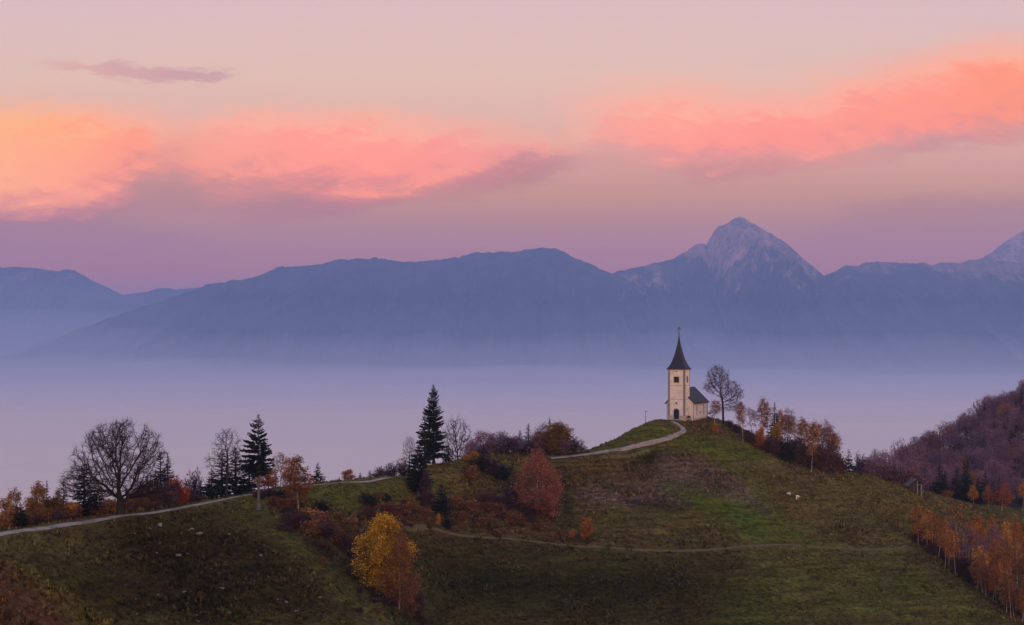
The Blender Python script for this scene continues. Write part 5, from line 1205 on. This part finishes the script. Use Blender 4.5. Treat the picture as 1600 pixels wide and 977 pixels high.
# ---- birch grove in the side valley
edge = [('birch_a',1435,853,789,22,'orange','birch with the straight white stem at the top corner of the grove'),('birch_a',1448,862,796,24,'orange','orange birch second from the top corner of the grove'),('birch_b',1457,866,797,24,'rust','rust birch third from the top corner of the grove'),('birch_a',1466,872,802,22,'rust',None),
        ('birch_b',1477,884,823,26,'orange','birch with a leaning white stem halfway down the grove edge'),('birch_a',1483,888,828,18,'orange',None),('birch_b',1493,899,828,26,'orange','brightest orange birch leaning outwards on the grove edge'),('birch_full',1528,922,856,26,'rust',None),('birch_b',1535,928,852,26,'orange','pair forming orange birch at the lower grove edge'),('birch_full',1541,934,866,24,'rust',None),
        ('birch_a',1551,941,880,22,'orange',None),('birch_b',1557,944,882,20,'orange',None),('birch_full',1573,957,888,28,'rust','full rust birch low on the grove edge'),('birch_full',1584,962,895,26,'rust',None),('birch_c',1580,966,905,20,'rust','sparse birch leaning strongly at the bottom of the grove'),('birch_full',1598,972,905,26,'rust','rust birch cut by the picture edge at the bottom of the grove')]
for k_, px_, by, tp, w_, lm, t_ in edge:
    tree(k_, px_, by, tp, w_, t_ or 'orange birch with a thin pale stem along the grove edge', leafm=lm, group='birch grove in the side valley')
back = [(1499,378,786,26,'rust','birch_c'),(1510,376,822,26,'mauve','birch_c'),(1519,384,812,24,'orange','birch_b'),(1531,388,804,26,'orange','birch_full'),(1544,392,818,24,'mauve','birch_c'),(1553,394,807,20,'orange','birch_b'),(1572,394,813,26,'orange','birch_full'),(1585,396,812,28,'orange','birch_full'),(1597,396,818,26,'rust','birch_full'),(1552,374,841,26,'orange','birch_full'),(1568,366,868,20,'orange','birch_b'),(1590,368,838,22,'rust','birch_a'),(1515,366,845,24,'mauve','birch_c'),(1505,372,834,20,'rust','birch_b'),(1562,380,838,24,'mauve','birch_c'),(1580,376,850,24,'rust','birch_a'),(1602,378,848,24,'rust','birch_a'),(1540,378,840,24,'mauve','birch_c'),(1470,385,812,22,'rust','birch_b'),(1487,382,812,22,'mauve','birch_c'),(1530,370,836,22,'mauve','birch_c'),(1600,366,872,24,'rust','birch_b'),(1484,372,836,22,'mauve','birch_c'),(1460,376,818,20,'rust','birch_c')]
for px_, D_, tp, w_, lm, k_ in back:
    tree(k_, px_, None, tp, w_, {'rust':'rust birch standing deeper inside the grove','mauve':'leafless purple birch deeper inside the grove','orange':'orange crowned birch in the rear of the grove'}[lm], D=D_, leafm=lm, group='birch grove in the side valley')
for i in range(44):
    px_ = 1438 + i*4.0 + rg.uniform(-3,3); D_ = (hit(px_, 856+(px_-1432)*.70) or 345) + rg.uniform(4, 26)
    x_ = (px_-CX)/F*D_; z_ = gz(x_, D_); h_ = rg.uniform(2.2, 4.6)
    tree('shrub_leaf', px_, None, HY-(z_+h_)/D_*F, h_*1.15/D_*F, 'dark purple shrub filling the floor of the birch grove', D=D_, leafm='plum', group='undergrowth of the birch grove')
#%%PART6
# ------------------------------------------------------------------ grass and bracken tufts
def tufts(name, label, n, y0, y1, dens_h, seed, umax=0.40):
    rng = np.random.default_rng(seed)
    y = np.sqrt(rng.uniform(y0*y0, y1*y1, n)); x = rng.uniform(-umax, umax, n)*y
    z = H(x, y); px = CX+x/y*F; py = HY-z/y*F
    d = np.full(n, 1e9)
    for k in range(0, n, 20000): d[k:k+20000] = ((x[k:k+20000,None]-ROADN[None,:,0])**2+(y[k:k+20000,None]-ROADN[None,:,1])**2).min(1)
    ok = (d > 1.9**2) & (py < 1040) & (np.hypot(x-CHX-2, y-CHD-7) > 9.5)
    x, y, z = x[ok], y[ok], z[ok]; n = len(x)
    c = zone_col(x, y, z); c = c*np.exp(rng.normal(0.05, 0.55, n)).clip(0.25, 3.0)[:,None]
    st = rng.random(n) < 0.16*np.clip(1+2*fbm(x/15, y/15, 3, 61), 0, 3); c[st] = c[st]*0.4+np.array((0.15,0.11,0.06))*0.6*rng.uniform(0.5,1.3,st.sum())[:,None]
    brown = np.clip((c[:,0]/np.maximum(c[:,1], 1e-3)-0.9)*1.2, 0, 1)
    hh = dens_h*(0.32+1.0*brown)*rng.uniform(0.5, 1.5, n)*np.clip(0.8+fbm(x/6, y/6, 3, 71), 0.25, 2)
    nb = 4; R = lambda a: np.repeat(a, nb)
    X, Y, Z, Hh = R(x), R(y), R(z), R(hh); m = len(X)
    an = rng.uniform(0, 6.28, m); rad = rng.uniform(0, 0.35, m)*np.clip(Hh*1.6, .2, 1); lean = rng.uniform(0.1, 0.9, m)*Hh
    bx_, by_ = X+np.cos(an)*rad, Y+np.sin(an)*rad; wn = an+np.pi/2+rng.normal(size=m)*0.5; w = (0.09+0.20*Hh)*rng.uniform(0.6, 1.3, m)
    A = np.c_[bx_-np.cos(wn)*w, by_-np.sin(wn)*w, Z-0.08]; B = np.c_[bx_+np.cos(wn)*w, by_+np.sin(wn)*w, Z-0.08]
    Cc = np.c_[bx_+np.cos(an)*lean, by_+np.sin(an)*lean, Z+Hh*rng.uniform(0.6, 1.1, m)]
    V = np.stack([A, B, Cc], 1).reshape(-1, 3)
    me = mesh_np(name, V, [np.arange(len(V)).reshape(-1, 3)])
    col = np.repeat(np.repeat(c, nb, 0), 3, 0); ca = me.color_attributes.new('zone', 'FLOAT_COLOR', 'POINT')
    ca.data.foreach_set('color', np.c_[col, np.ones(len(col))].astype(np.float32).ravel())
    o = link_mesh(name, me, MATS['tuft']); return tag(o, label, 'grass', kind='stuff')
m, T, bs = material('tuft'); at = T.new('ShaderNodeAttribute'); at.attribute_name = 'zone'; T.l.new(at.outputs['Color'], bs.inputs['Base Color']); bs.inputs['Roughness'].default_value = 1.0
tufts('grass', 'tussocky grass and bracken covering the hillside', 120000, 185, 440, 0.55, 91)
tufts('bracken', 'rusty bracken on the near bank in the corner', 34000, 60, 150, 0.36, 92, 0.42)
